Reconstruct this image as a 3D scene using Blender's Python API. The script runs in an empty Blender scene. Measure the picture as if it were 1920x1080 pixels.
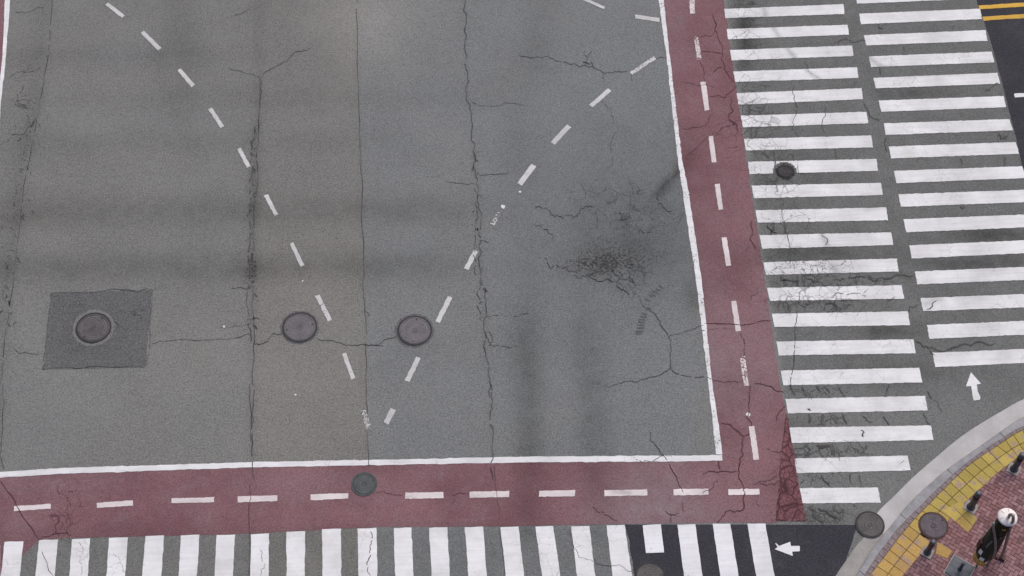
import bpy, bmesh, math, random
import numpy as np
from mathutils import Vector, Matrix
random.seed(7)
rng = np.random.default_rng(7)
C = bpy.context.scene.collection
S = bpy.context.scene

# ------------------------------------------------------------------ camera
H = 42.0                                   # a window high above the junction
F = 3206.93; TILT, ROLL, YAW = 0.560395, 0.033616, -0.084135
def _rx(a): return np.array([[1,0,0],[0,math.cos(a),-math.sin(a)],[0,math.sin(a),math.cos(a)]])
def _rz(a): return np.array([[math.cos(a),-math.sin(a),0],[math.sin(a),math.cos(a),0],[0,0,1]])
R = _rz(YAW) @ _rx(TILT) @ _rz(ROLL)
cam = bpy.data.cameras.new('camera'); co = bpy.data.objects.new('camera', cam); C.objects.link(co)
cam.sensor_width = 36.0; cam.lens = F / 1920 * 36.0; cam.clip_start = 0.5; cam.clip_end = 5000
M4 = Matrix.Identity(4)
for i in range(3):
    for j in range(3): M4[i][j] = R[i, j]
M4[2][3] = H
co.matrix_world = M4
S.camera = co

# ------------------------------------------------------------------ daylight, thin overcast
SUN_EL, SUN_AZ = 58, 35
w = bpy.data.worlds.new('World'); S.world = w; w.use_nodes = True
wn = w.node_tree
sky = wn.nodes.new('ShaderNodeTexSky'); sky.sky_type = 'NISHITA'; sky.sun_disc = False
sky.sun_elevation = math.radians(SUN_EL); sky.sun_rotation = math.radians(SUN_AZ)
sky.air_density = 1.0; sky.dust_density = 6.0; sky.ozone_density = 1.0
bg = wn.nodes['Background']; bg.inputs['Strength'].default_value = 0.12
wn.links.new(sky.outputs[0], bg.inputs['Color'])
sl = bpy.data.lights.new('sun', 'SUN'); sl.energy = 1.1; sl.angle = math.radians(35); sl.color = (1, .965, .93)
so = bpy.data.objects.new('sun', sl); C.objects.link(so)
el, az = math.radians(SUN_EL), math.radians(SUN_AZ)
sd = Vector((math.sin(az)*math.cos(el), math.cos(az)*math.cos(el), math.sin(el)))
so.rotation_euler = sd.to_track_quat('Z', 'Y').to_euler(); so.location = (0, 0, 60)
S.view_settings.view_transform = 'Standard'; S.view_settings.look = 'None'
S.view_settings.gamma = 1; S.view_settings.use_curve_mapping = False
S.view_settings.exposure = 0.05

# ------------------------------------------------------------------ helpers
def G(u, v, z=0.0):
    d = R @ np.array([(u-960)/F, -(v-540)/F, -1.0]); k = (z-H)/d[2]
    return Vector((d[0]*k, d[1]*k, z))
def to_px(x, y, z=0.0):                     # world -> photograph coordinates, for surveying wear
    p = np.stack([x, y, np.full_like(x, z-H)]); q = R.T @ p
    return 960 + F*q[0]/-q[2], 540 - F*q[1]/-q[2]
def o3(ox, oy, pts, s=3.0): return [(ox+a/s, oy+b/s) for a, b in pts]
def tag(o, label=None, cat=None, group=None, kind=None):
    if label: o['label'] = label
    if cat: o['category'] = cat
    if group: o['group'] = group
    if kind: o['kind'] = kind
    return o
def link_mesh(name, verts, faces, mat, parent=None, attrs=None, smooth=False):
    me = bpy.data.meshes.new(name); me.from_pydata([tuple(v) for v in verts], [], faces)
    me.materials.append(mat)
    for k, arr in (attrs or {}).items():
        a = me.attributes.new(k, 'FLOAT', 'POINT'); a.data.foreach_set('value', np.asarray(arr, dtype=np.float32))
    if smooth:
        for p in me.polygons: p.use_smooth = True
    me.update()
    o = bpy.data.objects.new(name, me); C.objects.link(o)
    if parent: o.parent = parent
    return o
def empty(name, loc, rz=0):
    o = bpy.data.objects.new(name, None); C.objects.link(o); o.location = loc; o.rotation_euler = (0, 0, rz)
    o.empty_display_size = .3
    return o
def catmull(p, n=6):
    p = [np.array(q, float) for q in p]; q = [2*p[0]-p[1]] + p + [2*p[-1]-p[-2]]; out = []
    for i in range(1, len(q)-2):
        for k in range(n):
            t = k/n
            out.append(.5*((2*q[i]) + (-q[i-1]+q[i+1])*t + (2*q[i-1]-5*q[i]+4*q[i+1]-q[i+2])*t*t + (-q[i-1]+3*q[i]-3*q[i+1]+q[i+2])*t**3))
    out.append(p[-1]); return out
def resample(p, n):
    p = np.array(p, float); d = np.r_[0, np.cumsum(np.linalg.norm(np.diff(p, axis=0), axis=1))]
    t = np.linspace(0, d[-1], n); return np.stack([np.interp(t, d, p[:, k]) for k in range(p.shape[1])], 1)

# ------------------------------------------------------------------ wear survey (fields of position on the ground)
def smooth(a, b, x): t = np.clip((x-a)/(b-a), 0, 1); return t*t*(3-2*t)
def gb(u, v, cu, cv, su, sv, a=1.0, rot=0.0):
    c, s = math.cos(math.radians(rot)), math.sin(math.radians(rot)); du, dv = u-cu, v-cv
    return a*np.exp(-.5*(((c*du+s*dv)/su)**2 + ((-s*du+c*dv)/sv)**2))
def hband(u, v, cv, sv, u0, u1, a, sl=0.0):
    return a*np.exp(-.5*((v-cv-sl*(u-500))/sv)**2)*smooth(u0-90, u0+40, u)*(1-smooth(u1-120, u1+120, u))
def vband(u, v, cu, su, v0, v1, a, sl=0.0):
    return a*np.exp(-.5*((u-cu-sl*(v-500))/su)**2)*smooth(v0-80, v0+80, v)*(1-smooth(v1-60, v1+60, v))
J1 = [(104,-120),(98,0),(82,150),(50,320),(35,440),(20,560),(8,640),(-4,800),(-12,900)]
J2 = [(486,-120),(487,142),(482,230),(478,300),(474,420),(473,520),(474,640),(472,760),(474,900)]
J3 = [(668,-120),(670,60),(673,200),(677,320),(682,450),(684,570),(687,700),(689,780),(692,900)]
J4 = [(866,-120),(869,20),(874,110),(875,185),(882,205),(892,320),(897,350),(897,440),(906,540),(908,600),(910,660),(916,700),(920,770),(924,900)]
def jx(J, v): return np.interp(v, [p[1] for p in J], [p[0] for p in J])
def f_stain(u, v):
    s = hband(u, v, 395, 22, -200, 900, .19, -.01) + hband(u, v, 500, 20, -200, 860, .22, -.01)
    s += hband(u, v, 106, 16, -200, 420, .10) + hband(u, v, 268, 16, -200, 700, .10) + hband(u, v, 185, 14, 100, 900, .06)
    s += vband(u, v, 985, 22, 600, 1000, .30, .02) + vband(u, v, 1090, 24, 580, 1000, .24, .08) + vband(u, v, 985, 30, 100, 640, .06, .03)
    s += vband(u, v, 335, 28, -200, 220, .14) + vband(u, v, 1010, 25, -200, 140, .10) + vband(u, v, 560, 60, -100, 200, .06)
    s += gb(u, v, 1190, 385, 100, 60, .15, 8) + gb(u, v, 1205, 480, 90, 55, .10, 10) + gb(u, v, 1190, 430, 120, 110, .10) + gb(u, v, 1120, 490, 90, 30, .14)
    s += gb(u, v, 1262, 332, 7, 48, .34, 42) + gb(u, v, 1285, 300, 14, 40, .14, 30) + gb(u, v, 1300, 560, 14, 22, .3) + gb(u, v, 1160, 250, 60, 30, .08)
    for k, jj in enumerate((J1, J2, J3, J4)):
        s += (.12, .10, .04, .05)[k]*np.exp(-.5*((u-jx(jj, v)+ (12, 0, 2, 0)[k])/(16, 8, 4, 6)[k])**2)
    s += gb(u, v, 470, 508, 16, 14, .15) + gb(u, v, 478, 330, 9, 60, .15)
    s += gb(u, v, 177, 617, 48, 40, .10) + gb(u, v, 777, 645, 40, 20, .10)
    # zebra corner
    s += gb(u, v, 1480, 325, 60, 40, .12) + gb(u, v, 1500, 475, 120, 16, .22) + gb(u, v, 1860, 440, 60, 14, .35)
    s += gb(u, v, 1840, 492, 70, 12, .30) + gb(u, v, 1700, 176, 60, 8, .25) + gb(u, v, 1660, 618, 40, 10, .25)
    s += .14*smooth(975, 1000, v)*(u < 1175)
    s += .22*smooth(0, 12, u-np.interp(v, [0, 360, 720, 980], [1358, 1410, 1464, 1500]))*(1-.5*smooth(690, 780, v))
    s += gb(u, v, 1395, 20, 14, 30, .3) + gb(u, v, 1398, 80, 14, 30, .25) + gb(u, v, 1402, 130, 14, 20, .2) + gb(u, v, 1500, 795, 30, 10, .2)
    s += gb(u, v, 1700, 700, 60, 14, .18) + gb(u, v, 1560, 970, 60, 14, .15)
    return np.clip(s, 0, .7)
def f_crackle(u, v):
    s = gb(u, v, 1175, 385, 80, 36, .62, 8) + gb(u, v, 1165, 500, 85, 32, .48, 12) + gb(u, v, 1120, 495, 40, 14, .6)
    s += gb(u, v, 1180, 545, 22, 12, .6) + gb(u, v, 1100, 115, 12, 12, .3) + gb(u, v, 45, 170, 20, 40, .45) + gb(u, v, 30, 265, 26, 30, .45)
    s += gb(u, v, 1405, 60, 24, 90, .65) + gb(u, v, 1430, 210, 40, 30, .55) + gb(u, v, 1440, 300, 40, 40, .75) + gb(u, v, 1475, 400, 40, 50, .62)
    s += gb(u, v, 1500, 520, 60, 26, .95) + gb(u, v, 1590, 522, 70, 10, .85) + gb(u, v, 1520, 573, 60, 12, .9) + gb(u, v, 1490, 630, 26, 30, .5)
    s += gb(u, v, 1520, 735, 50, 10, .8) + gb(u, v, 1545, 785, 60, 10, .9) + gb(u, v, 1550, 845, 60, 14, .9) + gb(u, v, 1560, 895, 60, 12, .6)
    s += gb(u, v, 1545, 968, 40, 14, .95) + gb(u, v, 1680, 640, 40, 12, .4) + gb(u, v, 1880, 256, 20, 10, .6) + gb(u, v, 1660, 330, 20, 60, .35)
    s += gb(u, v, 1625, 555, 60, 40, .35) + gb(u, v, 1650, 50, 20, 20, .3)
    s += gb(u, v, 120, 970, 26, 36, .8) + gb(u, v, 1480, 940, 22, 40, 1.0) + gb(u, v, 1478, 850, 10, 30, .6)
    s += gb(u, v, 230, 590, 12, 8, .5) + gb(u, v, 1360, 240, 20, 40, .35) + gb(u, v, 1262, 240, 40, 40, .2)
    return np.clip(s, 0, 1)
def f_ravel(u, v):
    s = 0*u
    s += .72*np.exp(-.5*((u-jx(J1, v)+11)/11)**2)*(smooth(120, 200, v)*(1-smooth(560, 640, v)))
    s += .85*np.exp(-.5*((u-jx(J2, v)-1)/5)**2)*smooth(170, 240, v)*(1-smooth(520, 620, v)) + gb(u, v, 470, 508, 13, 12, .9)
    s += .7*np.exp(-.5*((u-jx(J3, v)+7)/4)**2)*smooth(290, 320, v)*(1-smooth(360, 400, v)) + gb(u, v, 661, 194, 5, 6, .9)
    s += .5*np.exp(-.5*((u-jx(J4, v)+3)/5)**2)*smooth(330, 380, v)*(1-smooth(600, 660, v))
    s += gb(u, v, 1180, 400, 90, 50, .5, 8) + gb(u, v, 1180, 470, 110, 60, .30, 12) + gb(u, v, 1080, 490, 120, 26, .30) + gb(u, v, 1130, 500, 60, 18, .5)
    s += gb(u, v, 1455, 440, 60, 60, .3) + gb(u, v, 1560, 480, 80, 14, .4) + gb(u, v, 102, 552, 5, 4, 1) + gb(u, v, 240, 545, 20, 3, .6)
    s += gb(u, v, 82, 690, 6, 4, .7)
    return np.clip(s, 0, 1)
def f_warm(u, v):
    a = smooth(-2, 2, u-jx(J2, v)); b = smooth(-2, 2, u-jx(J3, v)); c = smooth(-3, 3, u-jx(J4, v))
    t = .12 + a*(1-b)*.42*smooth(300, 620, v) + a*(1-b)*.15 - b*.38 - c*.12
    t += gb(u, v, 690, 40, 70, 60, .55) + gb(u, v, 330, 640, 90, 60, .25) + gb(u, v, 60, 420, 60, 60, .2) + gb(u, v, 200, 120, 140, 90, .1)
    t -= gb(u, v, 1220, 420, 110, 120, .35) + gb(u, v, 230, 105, 50, 14, .5) + gb(u, v, 1180, 160, 100, 60, .2)
    t = np.where(u > 1300, -.05, t)
    return np.clip(t, -1, 1)
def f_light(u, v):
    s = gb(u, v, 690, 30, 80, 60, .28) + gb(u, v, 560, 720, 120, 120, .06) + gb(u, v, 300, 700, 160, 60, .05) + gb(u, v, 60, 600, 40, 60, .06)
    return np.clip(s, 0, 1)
def seg(u, v, pts, wd, a):
    s = 0*u
    for (x0, y0), (x1, y1) in zip(pts[:-1], pts[1:]):
        dx, dy = x1-x0, y1-y0; t = np.clip(((u-x0)*dx+(v-y0)*dy)/(dx*dx+dy*dy), 0, 1); s = np.maximum(s, a*np.exp(-.5*(np.hypot(u-x0-t*dx, v-y0-t*dy)/wd)**2))
    return s
def f_smear(u, v):                          # tyre swipes across the zebra
    s = seg(u, v, [(1428,0),(1437,34),(1477,93),(1513,133),(1538,150)], 3, .32) + seg(u, v, [(1628,108),(1655,127)], 4, .35) + seg(u, v, [(1540,440),(1553,462)], 4, .3) + seg(u, v, [(1560,500),(1574,520)], 5, .3)
    s += seg(u, v, [(1735,570),(1760,560)], 4, .25) + seg(u, v, [(1688,870),(1702,862)], 6, .12) + seg(u, v, [(1625,395),(1660,380)], 4, .1) + seg(u, v, [(1148,920),(1180,925)], 4, .3)
    s += seg(u, v, [(1400,0),(1440,300),(1480,640),(1510,930)], 14, .07) + seg(u, v, [(1540,0),(1600,420),(1640,760)], 16, .06) + seg(u, v, [(1720,0),(1800,330),(1880,700)], 18, .07)
    s += gb(u, v, 1560, 500, 70, 14, .10) + gb(u, v, 1850, 540, 60, 40, .06)
    return np.clip(s, 0, .5)
def f_worn(u, v):
    s = gb(u, v, 1225, 925, 75, 50, .8) + gb(u, v, 1240, 965, 100, 16, .5) + gb(u, v, 1385, 690, 40, 70, .55) + gb(u, v, 1340, 650, 20, 90, .4) + gb(u, v, 1440, 600, 14, 90, .4) + gb(u, v, 1265, 40, 16, 60, .4)
    s += gb(u, v, 100, 905, 90, 14, .4) + gb(u, v, 560, 905, 120, 14, .3) + gb(u, v, 30, 985, 40, 20, .3)
    return np.clip(s, 0, 1)
FIELDS = dict(smear=f_smear, worn=f_worn, stain=f_stain, crackle=f_crackle, ravel=f_ravel, warm=f_warm, light=f_light)
def fields(verts, names=('stain', 'crackle', 'ravel', 'warm', 'light', 'worn'), **const):
    V = np.array([tuple(v) for v in verts]); u, v = to_px(V[:, 0], V[:, 1])
    far = (np.abs(V[:, 0]) > 40) | (np.abs(V[:, 1]-25) > 40) | ((R.T @ np.stack([V[:, 0], V[:, 1], V[:, 2]-H]))[2] > -1)
    out = {}
    for n in names:
        a = FIELDS[n](u, v); a[far] = 0; out[n] = a
    for k, x in const.items(): out[k] = np.full(len(V), x) if np.isscalar(x) else x
    return out

# ------------------------------------------------------------------ materials
class NT:
    def __init__(s, name):
        s.m = bpy.data.materials.new(name); s.m.use_nodes = True; s.t = s.m.node_tree; s.b = s.t.nodes['Principled BSDF']
    def n(s, typ, **kw):
        x = s.t.nodes.new(typ)
        for k, v in kw.items(): setattr(x, k, v)
        return x
    def L(s, a, b): s.t.links.new(a, b)
    def put(s, sock, v):
        if hasattr(v, 'is_linked') or isinstance(v, bpy.types.NodeSocket): s.L(v, sock)
        else: sock.default_value = v
    def math(s, op, a, b=0.0, clamp=False):
        x = s.n('ShaderNodeMath', operation=op, use_clamp=clamp); s.put(x.inputs[0], a); s.put(x.inputs[1], b); return x.outputs[0]
    def attr(s, name): return s.n('ShaderNodeAttribute', attribute_name=name).outputs['Fac']
    def pos(s): 
        if not hasattr(s, '_p'): s._p = s.n('ShaderNodeNewGeometry').outputs['Position']
        return s._p
    def noise(s, scale, detail=3.0, rough=.55, off=0.0, vec=None):
        x = s.n('ShaderNodeTexNoise'); x.inputs['Scale'].default_value = scale; x.inputs['Detail'].default_value = detail; x.inputs['Roughness'].default_value = rough
        v = vec or s.pos()
        if off:
            a = s.n('ShaderNodeVectorMath', operation='ADD'); s.L(v, a.inputs[0]); a.inputs[1].default_value = (off, off*.7, off*.3); v = a.outputs[0]
        s.L(v, x.inputs['Vector']); return x.outputs['Fac']
    def ramp(s, v, a, b, lo=0.0, hi=1.0):
        x = s.n('ShaderNodeMapRange', interpolation_type='SMOOTHSTEP'); s.put(x.inputs['Value'], v)
        s.put(x.inputs['From Min'], a); s.put(x.inputs['From Max'], b); s.put(x.inputs['To Min'], lo); s.put(x.inputs['To Max'], hi); return x.outputs['Result']
    def mix(s, f, a, b, typ='MIX'):
        x = s.n('ShaderNodeMix', data_type='RGBA', blend_type=typ); s.put(x.inputs[0], f)
        for q, v in ((x.inputs[6], a), (x.inputs[7], b)):
            if isinstance(v, tuple): q.default_value = v + (1,) if len(v) == 3 else v
            else: s.L(v, q)
        return x.outputs[2]
    def scale(s, c, f):
        x = s.n('ShaderNodeVectorMath', operation='SCALE'); s.L(c, x.inputs[0]) if not isinstance(c, tuple) else setattr(x.inputs[0], 'default_value', c); s.put(x.inputs['Scale'], f); return x.outputs[0]
    def crack(s, scale, off=0.0):
        """distance to the nearest line of an irregular net of cracks"""
        nz = s.n('ShaderNodeTexNoise'); nz.inputs['Scale'].default_value = scale*2.2; nz.inputs['Detail'].default_value = 3; s.L(s.pos(), nz.inputs['Vector'])
        a = s.n('ShaderNodeVectorMath', operation='MULTIPLY_ADD'); s.L(nz.outputs['Color'], a.inputs[0]); k = .55/scale; a.inputs[1].default_value = (k, k, 0); s.L(s.pos(), a.inputs[2])
        v = s.n('ShaderNodeTexVoronoi', feature='DISTANCE_TO_EDGE'); v.inputs['Scale'].default_value = scale; s.L(a.outputs[0], v.inputs['Vector']); return v.outputs['Distance']
    def out(s, col, rough=.9, bump=None, bd=.01, spec=.3):
        s.put(s.b.inputs['Base Color'], col if not isinstance(col, tuple) else col + (1,)); s.put(s.b.inputs['Roughness'], rough); s.b.inputs['Specular IOR Level'].default_value = spec
        if bump is not None:
            x = s.n('ShaderNodeBump'); x.inputs['Strength'].default_value = .6; x.inputs['Distance'].default_value = bd; s.L(bump, x.inputs['Height']); s.L(x.outputs[0], s.b.inputs['Normal'])
        return s.m
def grain(t, amp=1.0):
    """aggregate: fine stone grain, coarser mottling and slow drift, as a factor near 1"""
    g = t.math('ADD', t.math('MULTIPLY', t.math('SUBTRACT', t.noise(22, 3, .75), .5), 2.3*amp), t.math('MULTIPLY', t.math('SUBTRACT', t.noise(9, 3, .6, 3.1), .5), .50*amp))
    g = t.math('ADD', g, t.math('MULTIPLY', t.math('SUBTRACT', t.noise(.55, 4, .6, 7.7), .5), .30*amp))
    return t.math('ADD', g, 1.0)
CR = (.022, .021, .023)
def net_cracks(t, col, dark=CR, a='crackle', strength=.62, width=.8):
    m = t.attr(a)
    patch = t.ramp(t.noise(1.3, 4, .6, 11), .28, .6)
    mm = t.math('MULTIPLY', m, patch)
    d1, d2 = t.crack(1.9), t.crack(4.4)
    k1 = t.math('MULTIPLY', t.ramp(d1, t.math('MULTIPLY', mm, .085*width), 0.0), t.ramp(mm, .06, .3))
    k2 = t.math('MULTIPLY', t.ramp(d2, t.math('MULTIPLY', mm, .12*width), 0.0), t.ramp(mm, .30, .65))
    k = t.math('MULTIPLY', t.math('MAXIMUM', k1, k2), strength)
    return t.mix(k, col, dark)
def mat_asphalt(name, base, warm_c, cool_c, amp=1.0, tint=True, marks=True, dots=True, dust=None):
    t = NT(name); g = grain(t, amp)
    c = base
    if tint:
        wv = t.math('ADD', t.attr('warm'), t.math('MULTIPLY', t.math('SUBTRACT', t.noise(.35, 4, .6, 21), .5), .9))
        c = t.mix(t.ramp(wv, -.75, .75), cool_c, warm_c)
    if dust: c = t.mix(t.ramp(t.noise(.7, 5, .7, 61), .42, .75, 0, .55), c, dust)
    c = t.scale(c, g) if tint or dust else t.scale(base, g)
    if marks:
        st = t.math('MULTIPLY', t.attr('stain'), t.ramp(t.noise(1.7, 4, .62, 5), .15, .7, .55, 1.3))
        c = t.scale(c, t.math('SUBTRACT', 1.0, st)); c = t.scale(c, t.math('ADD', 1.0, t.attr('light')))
        rv = t.attr('ravel'); sp = t.ramp(t.noise(13, 4, .68, 2), t.math('SUBTRACT', .78, t.math('MULTIPLY', rv, .33)), t.math('SUBTRACT', .86, t.math('MULTIPLY', rv, .33)))
        c = t.mix(t.math('MULTIPLY', t.math('MULTIPLY', sp, t.ramp(rv, .05, .25)), .72), c, CR)
        c = net_cracks(t, c)
    if dots:                                 # stray pits and pale stones
        p = t.n('ShaderNodeTexVoronoi'); p.inputs['Scale'].default_value = 2.6; t.L(t.pos(), p.inputs['Vector'])
        pit = t.math('MULTIPLY', t.math('LESS_THAN', p.outputs['Distance'], .055), t.math('GREATER_THAN', t.noise(1.1, 2, .5, 31), .56)); c = t.mix(t.math('MULTIPLY', pit, .55), c, CR)
    return t.out(c, .92, t.noise(40, 2), .004)
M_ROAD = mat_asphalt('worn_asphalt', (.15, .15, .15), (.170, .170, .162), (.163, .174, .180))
M_DARK = mat_asphalt('fresh_asphalt', (.034, .034, .044), None, None, 1.1, tint=False, marks=False, dust=(.058, .058, .066))
M_PATCH = mat_asphalt('patched_asphalt', (.108, .110, .112), None, None, 1.2, tint=False)
def mat_red():
    t = NT('red_lane_coating'); c = t.mix(t.ramp(t.noise(.5, 4, .6, 4), .3, .7), (.152, .072, .086), (.205, .108, .124))
    c = t.mix(t.ramp(t.noise(1.6, 5, .72, 9), .45, .75, 0, .5), c, (.19, .137, .150))
    c = t.mix(t.math('MULTIPLY', t.attr('worn'), t.ramp(t.noise(2.4, 4, .65, 33), .25, .6, .45, 1)), c, (.21, .155, .172))
    c = t.scale(c, grain(t, .8)); c = t.scale(c, t.math('SUBTRACT', 1.0, t.math('MULTIPLY', t.attr('stain'), .9)))
    return t.out(net_cracks(t, c, (.06, .022, .028)), .85, t.noise(40, 2), .004)
def mat_red_cracked():
    t = NT('cracked_red_coating'); c = t.scale(t.mix(t.noise(6, 4, .7), (.145, .058, .068), (.20, .092, .105)), grain(t, .8))
    k = t.math('MAXIMUM', t.ramp(t.crack(3.0), .10, .0), t.math('MULTIPLY', t.ramp(t.crack(6.5), .12, .0), .7)); return t.out(t.mix(k, c, (.055, .022, .028)), .9, t.noise(30, 3), .006)
def mat_paint(name, col, dirt, under):
    t = NT(name); w_ = t.attr('wear')
    c = t.mix(t.ramp(t.noise(1.2, 5, .65, 6), .38, .72, 0, .55), col, dirt)
    st = t.n('ShaderNodeVectorMath', operation='MULTIPLY'); t.L(t.pos(), st.inputs[0]); st.inputs[1].default_value = (.35, 5, 1)
    c = t.scale(c, t.ramp(t.noise(2.0, 4, .6, 0, st.outputs[0]), .25, .7, .93, 1.05))
    c = t.scale(c, t.math('ADD', .93, t.math('MULTIPLY', t.noise(22, 3, .7), .14)))
    c = t.scale(c, t.ramp(t.noise(.9, 4, .6, 51), .35, .65, .90, 1.03)); c = t.scale(c, t.math('SUBTRACT', 1.0, t.attr('smear')))
    # hairlines, chips, worn-through paint
    hl = t.math('MULTIPLY', t.ramp(t.crack(3.2), .022, .0), t.ramp(t.noise(1.1, 4, .6, 17), .48, .62, 0, .5)); c = t.mix(hl, c, (.2, .2, .2))
    hole = t.math('ADD', t.noise(15, 5, .72, 1.5), t.math('MULTIPLY', t.math('SUBTRACT', t.noise(2.3, 3, .6, 41), .5), .45))
    th = t.math('SUBTRACT', .88, t.math('MULTIPLY', w_, .50))
    worn = t.ramp(hole, th, t.math('ADD', th, .09)); u = t.scale(under, grain(t))
    c = t.mix(worn, c, u); c = net_cracks(t, c, (.07, .07, .072), strength=.75, width=.55)
    return t.out(c, .75, t.noise(30, 3), .003)
M_WHITE = mat_paint('white_road_paint', (.69, .705, .73), (.56, .555, .56), (.15, .15, .15))
M_WHITE_RED = mat_paint('white_paint_on_red', (.66, .61, .625), (.50, .44, .45), (.17, .08, .09))
M_DASH = mat_paint('dulled_white_paint', (.54, .545, .555), (.42, .42, .42), (.15, .15, .15))
M_FRESH = mat_paint('fresh_white_paint', (.70, .71, .75), (.64, .65, .69), (.05, .05, .06))
M_YELLOW = mat_paint('yellow_road_paint', (.60, .36, .055), (.42, .27, .07), (.05, .05, .06))
M_RED, M_REDC = mat_red(), mat_red_cracked()
def mat_simple(name, a, b, scale=6, rough=.85, amp=.5, metal=0.0, spec=.3, bump=.004, fine=30):
    t = NT(name); c = t.mix(t.ramp(t.noise(scale, 5, .62), .3, .7), a, b)
    c = t.scale(c, t.math('ADD', 1-.5*amp, t.math('MULTIPLY', t.noise(fine, 3, .7, 2), amp))); t.b.inputs['Metallic'].default_value = metal
    return t.out(c, rough, t.noise(fine, 3), bump, spec)
M_GUTTER = mat_simple('gutter_concrete', (.385, .38, .385), (.48, .475, .485), 1.3, .9, .35)
M_GUTTER_OLD = mat_simple('weathered_concrete', (.25, .24, .235), (.33, .32, .31), 1.6, .92, .5)
M_KERB = mat_simple('granite', (.22, .22, .24), (.31, .31, .33), 3.0, .8, .6)
M_JOINT = mat_simple('dark_joint', (.05, .038, .036), (.09, .06, .055), 8, .95, .4)
M_BORDER = mat_simple('border_brick', (.17, .13, .135), (.25, .21, .215), 9, .9, .5)
def mat_brick():
    t = NT('red_paving_brick'); tn = t.attr('tone')
    c = t.mix(t.ramp(tn, 0, 1), (.14, .074, .084), (.29, .17, .185)); c = t.mix(t.ramp(t.noise(.8, 4, .6, 13), .4, .7, 0, .5), c, (.28, .13, .12))
    c = t.scale(c, grain(t, .6)); return t.out(c, .9, t.noise(60, 2), .003)
def mat_tile():
    t = NT('yellow_tactile_tile'); tn = t.attr('tone'); wv = t.attr('warm')
    c = t.mix(t.ramp(wv, 0, 1), (.40, .315, .085), (.44, .285, .095))
    c = t.scale(c, t.math('ADD', .78, t.math('MULTIPLY', tn, .38)))
    worn = t.math('MULTIPLY', t.ramp(t.noise(4.2, 3, .5, 3),   .54, .66), t.math('MULTIPLY', t.ramp(tn, .15, .6), .85)); c = t.mix(worn, c, (.33, .24, .20))
    c = t.scale(c, grain(t, .35)); return t.out(c, .85, t.noise(50, 2), .003)
M_BRICK, M_TILE = mat_brick(), mat_tile()
M_IRON = mat_simple('cast_iron', (.080, .078, .095), (.115, .110, .125), 5, .6, .6, .35, .5)
M_IRON_RIM = mat_simple('dark_iron_rim', (.022, .021, .026), (.045, .042, .05), 6, .7, .5, .3, .4)
M_IRON_BROWN = mat_simple('rusty_iron', (.070, .066, .070), (.108, .102, .107), 5, .7, .6, .25, .4)
M_IRON_PURPLE = mat_simple('purple_brown_iron', (.060, .048, .064), (.095, .078, .095), 5, .65, .6, .25, .4)
M_RUST_RIM = mat_simple('rust_rim', (.055, .030, .022), (.10, .055, .04), 7, .85, .5, .1, .3)
M_IRON_TEAL = mat_simple('grey_green_iron', (.050, .058, .064), (.078, .086, .092), 5, .65, .6, .3, .4)
M_TREAD = mat_simple('worn_iron_tread', (.11, .108, .115), (.165, .162, .168), 3, .5, .5, .3, .5)
M_TAR = mat_simple('black_tar', (.014, .014, .016), (.04, .04, .043), 12, .85, .7)
M_CRACK = mat_simple('open_crack', (.034, .034, .035), (.125, .126, .126), 1.6, .95, .5)
M_CRACK_RED = mat_simple('open_crack_in_red', (.045, .018, .022), (.13, .062, .072), 1.6, .95, .5)
M_SKID = mat_simple('tyre_rubber_mark', (.085, .086, .09), (.125, .126, .13), 14, .9, .6)
M_STEEL = mat_simple('painted_steel', (.060, .065, .085), (.10, .105, .13), 4, .5, .3, .3, .5)
M_STEELCAP = mat_simple('brown_band', (.09, .055, .045), (.14, .08, .065), 6, .6, .4)
M_PLATE = mat_simple('pale_base_plate', (.22, .195, .19), (.31, .28, .28), 8, .7, .4)
M_SLATE = mat_simple('slate_plate', (.075, .085, .10), (.13, .14, .155), 5, .7, .5)
M_COVER = mat_simple('dark_green_cover', (.011, .022, .016), (.021, .036, .026), 7, .6, .5)
M_COVER_TOP = mat_simple('brown_green_cover', (.016, .016, .009), (.030, .027, .016), 7, .7, .5)
M_CAP = mat_simple('white_cap', (.72, .68, .68), (.82, .77, .76), 3, .55, .1)
M_LABEL = mat_simple('white_label', (.82, .80, .80), (.88, .86, .86), 9, .5, .1)
M_POLE = mat_simple('grey_pole', (.17, .155, .15), (.25, .23, .22), 5, .5, .3, .2, .5)
M_HEM = mat_simple('yellow_hem', (.40, .27, .05), (.55, .40, .10), 9, .7, .4)
M_RUSTY = mat_simple('dark_red_steel', (.05, .018, .020), (.11, .045, .045), 9, .7, .5)

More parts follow.
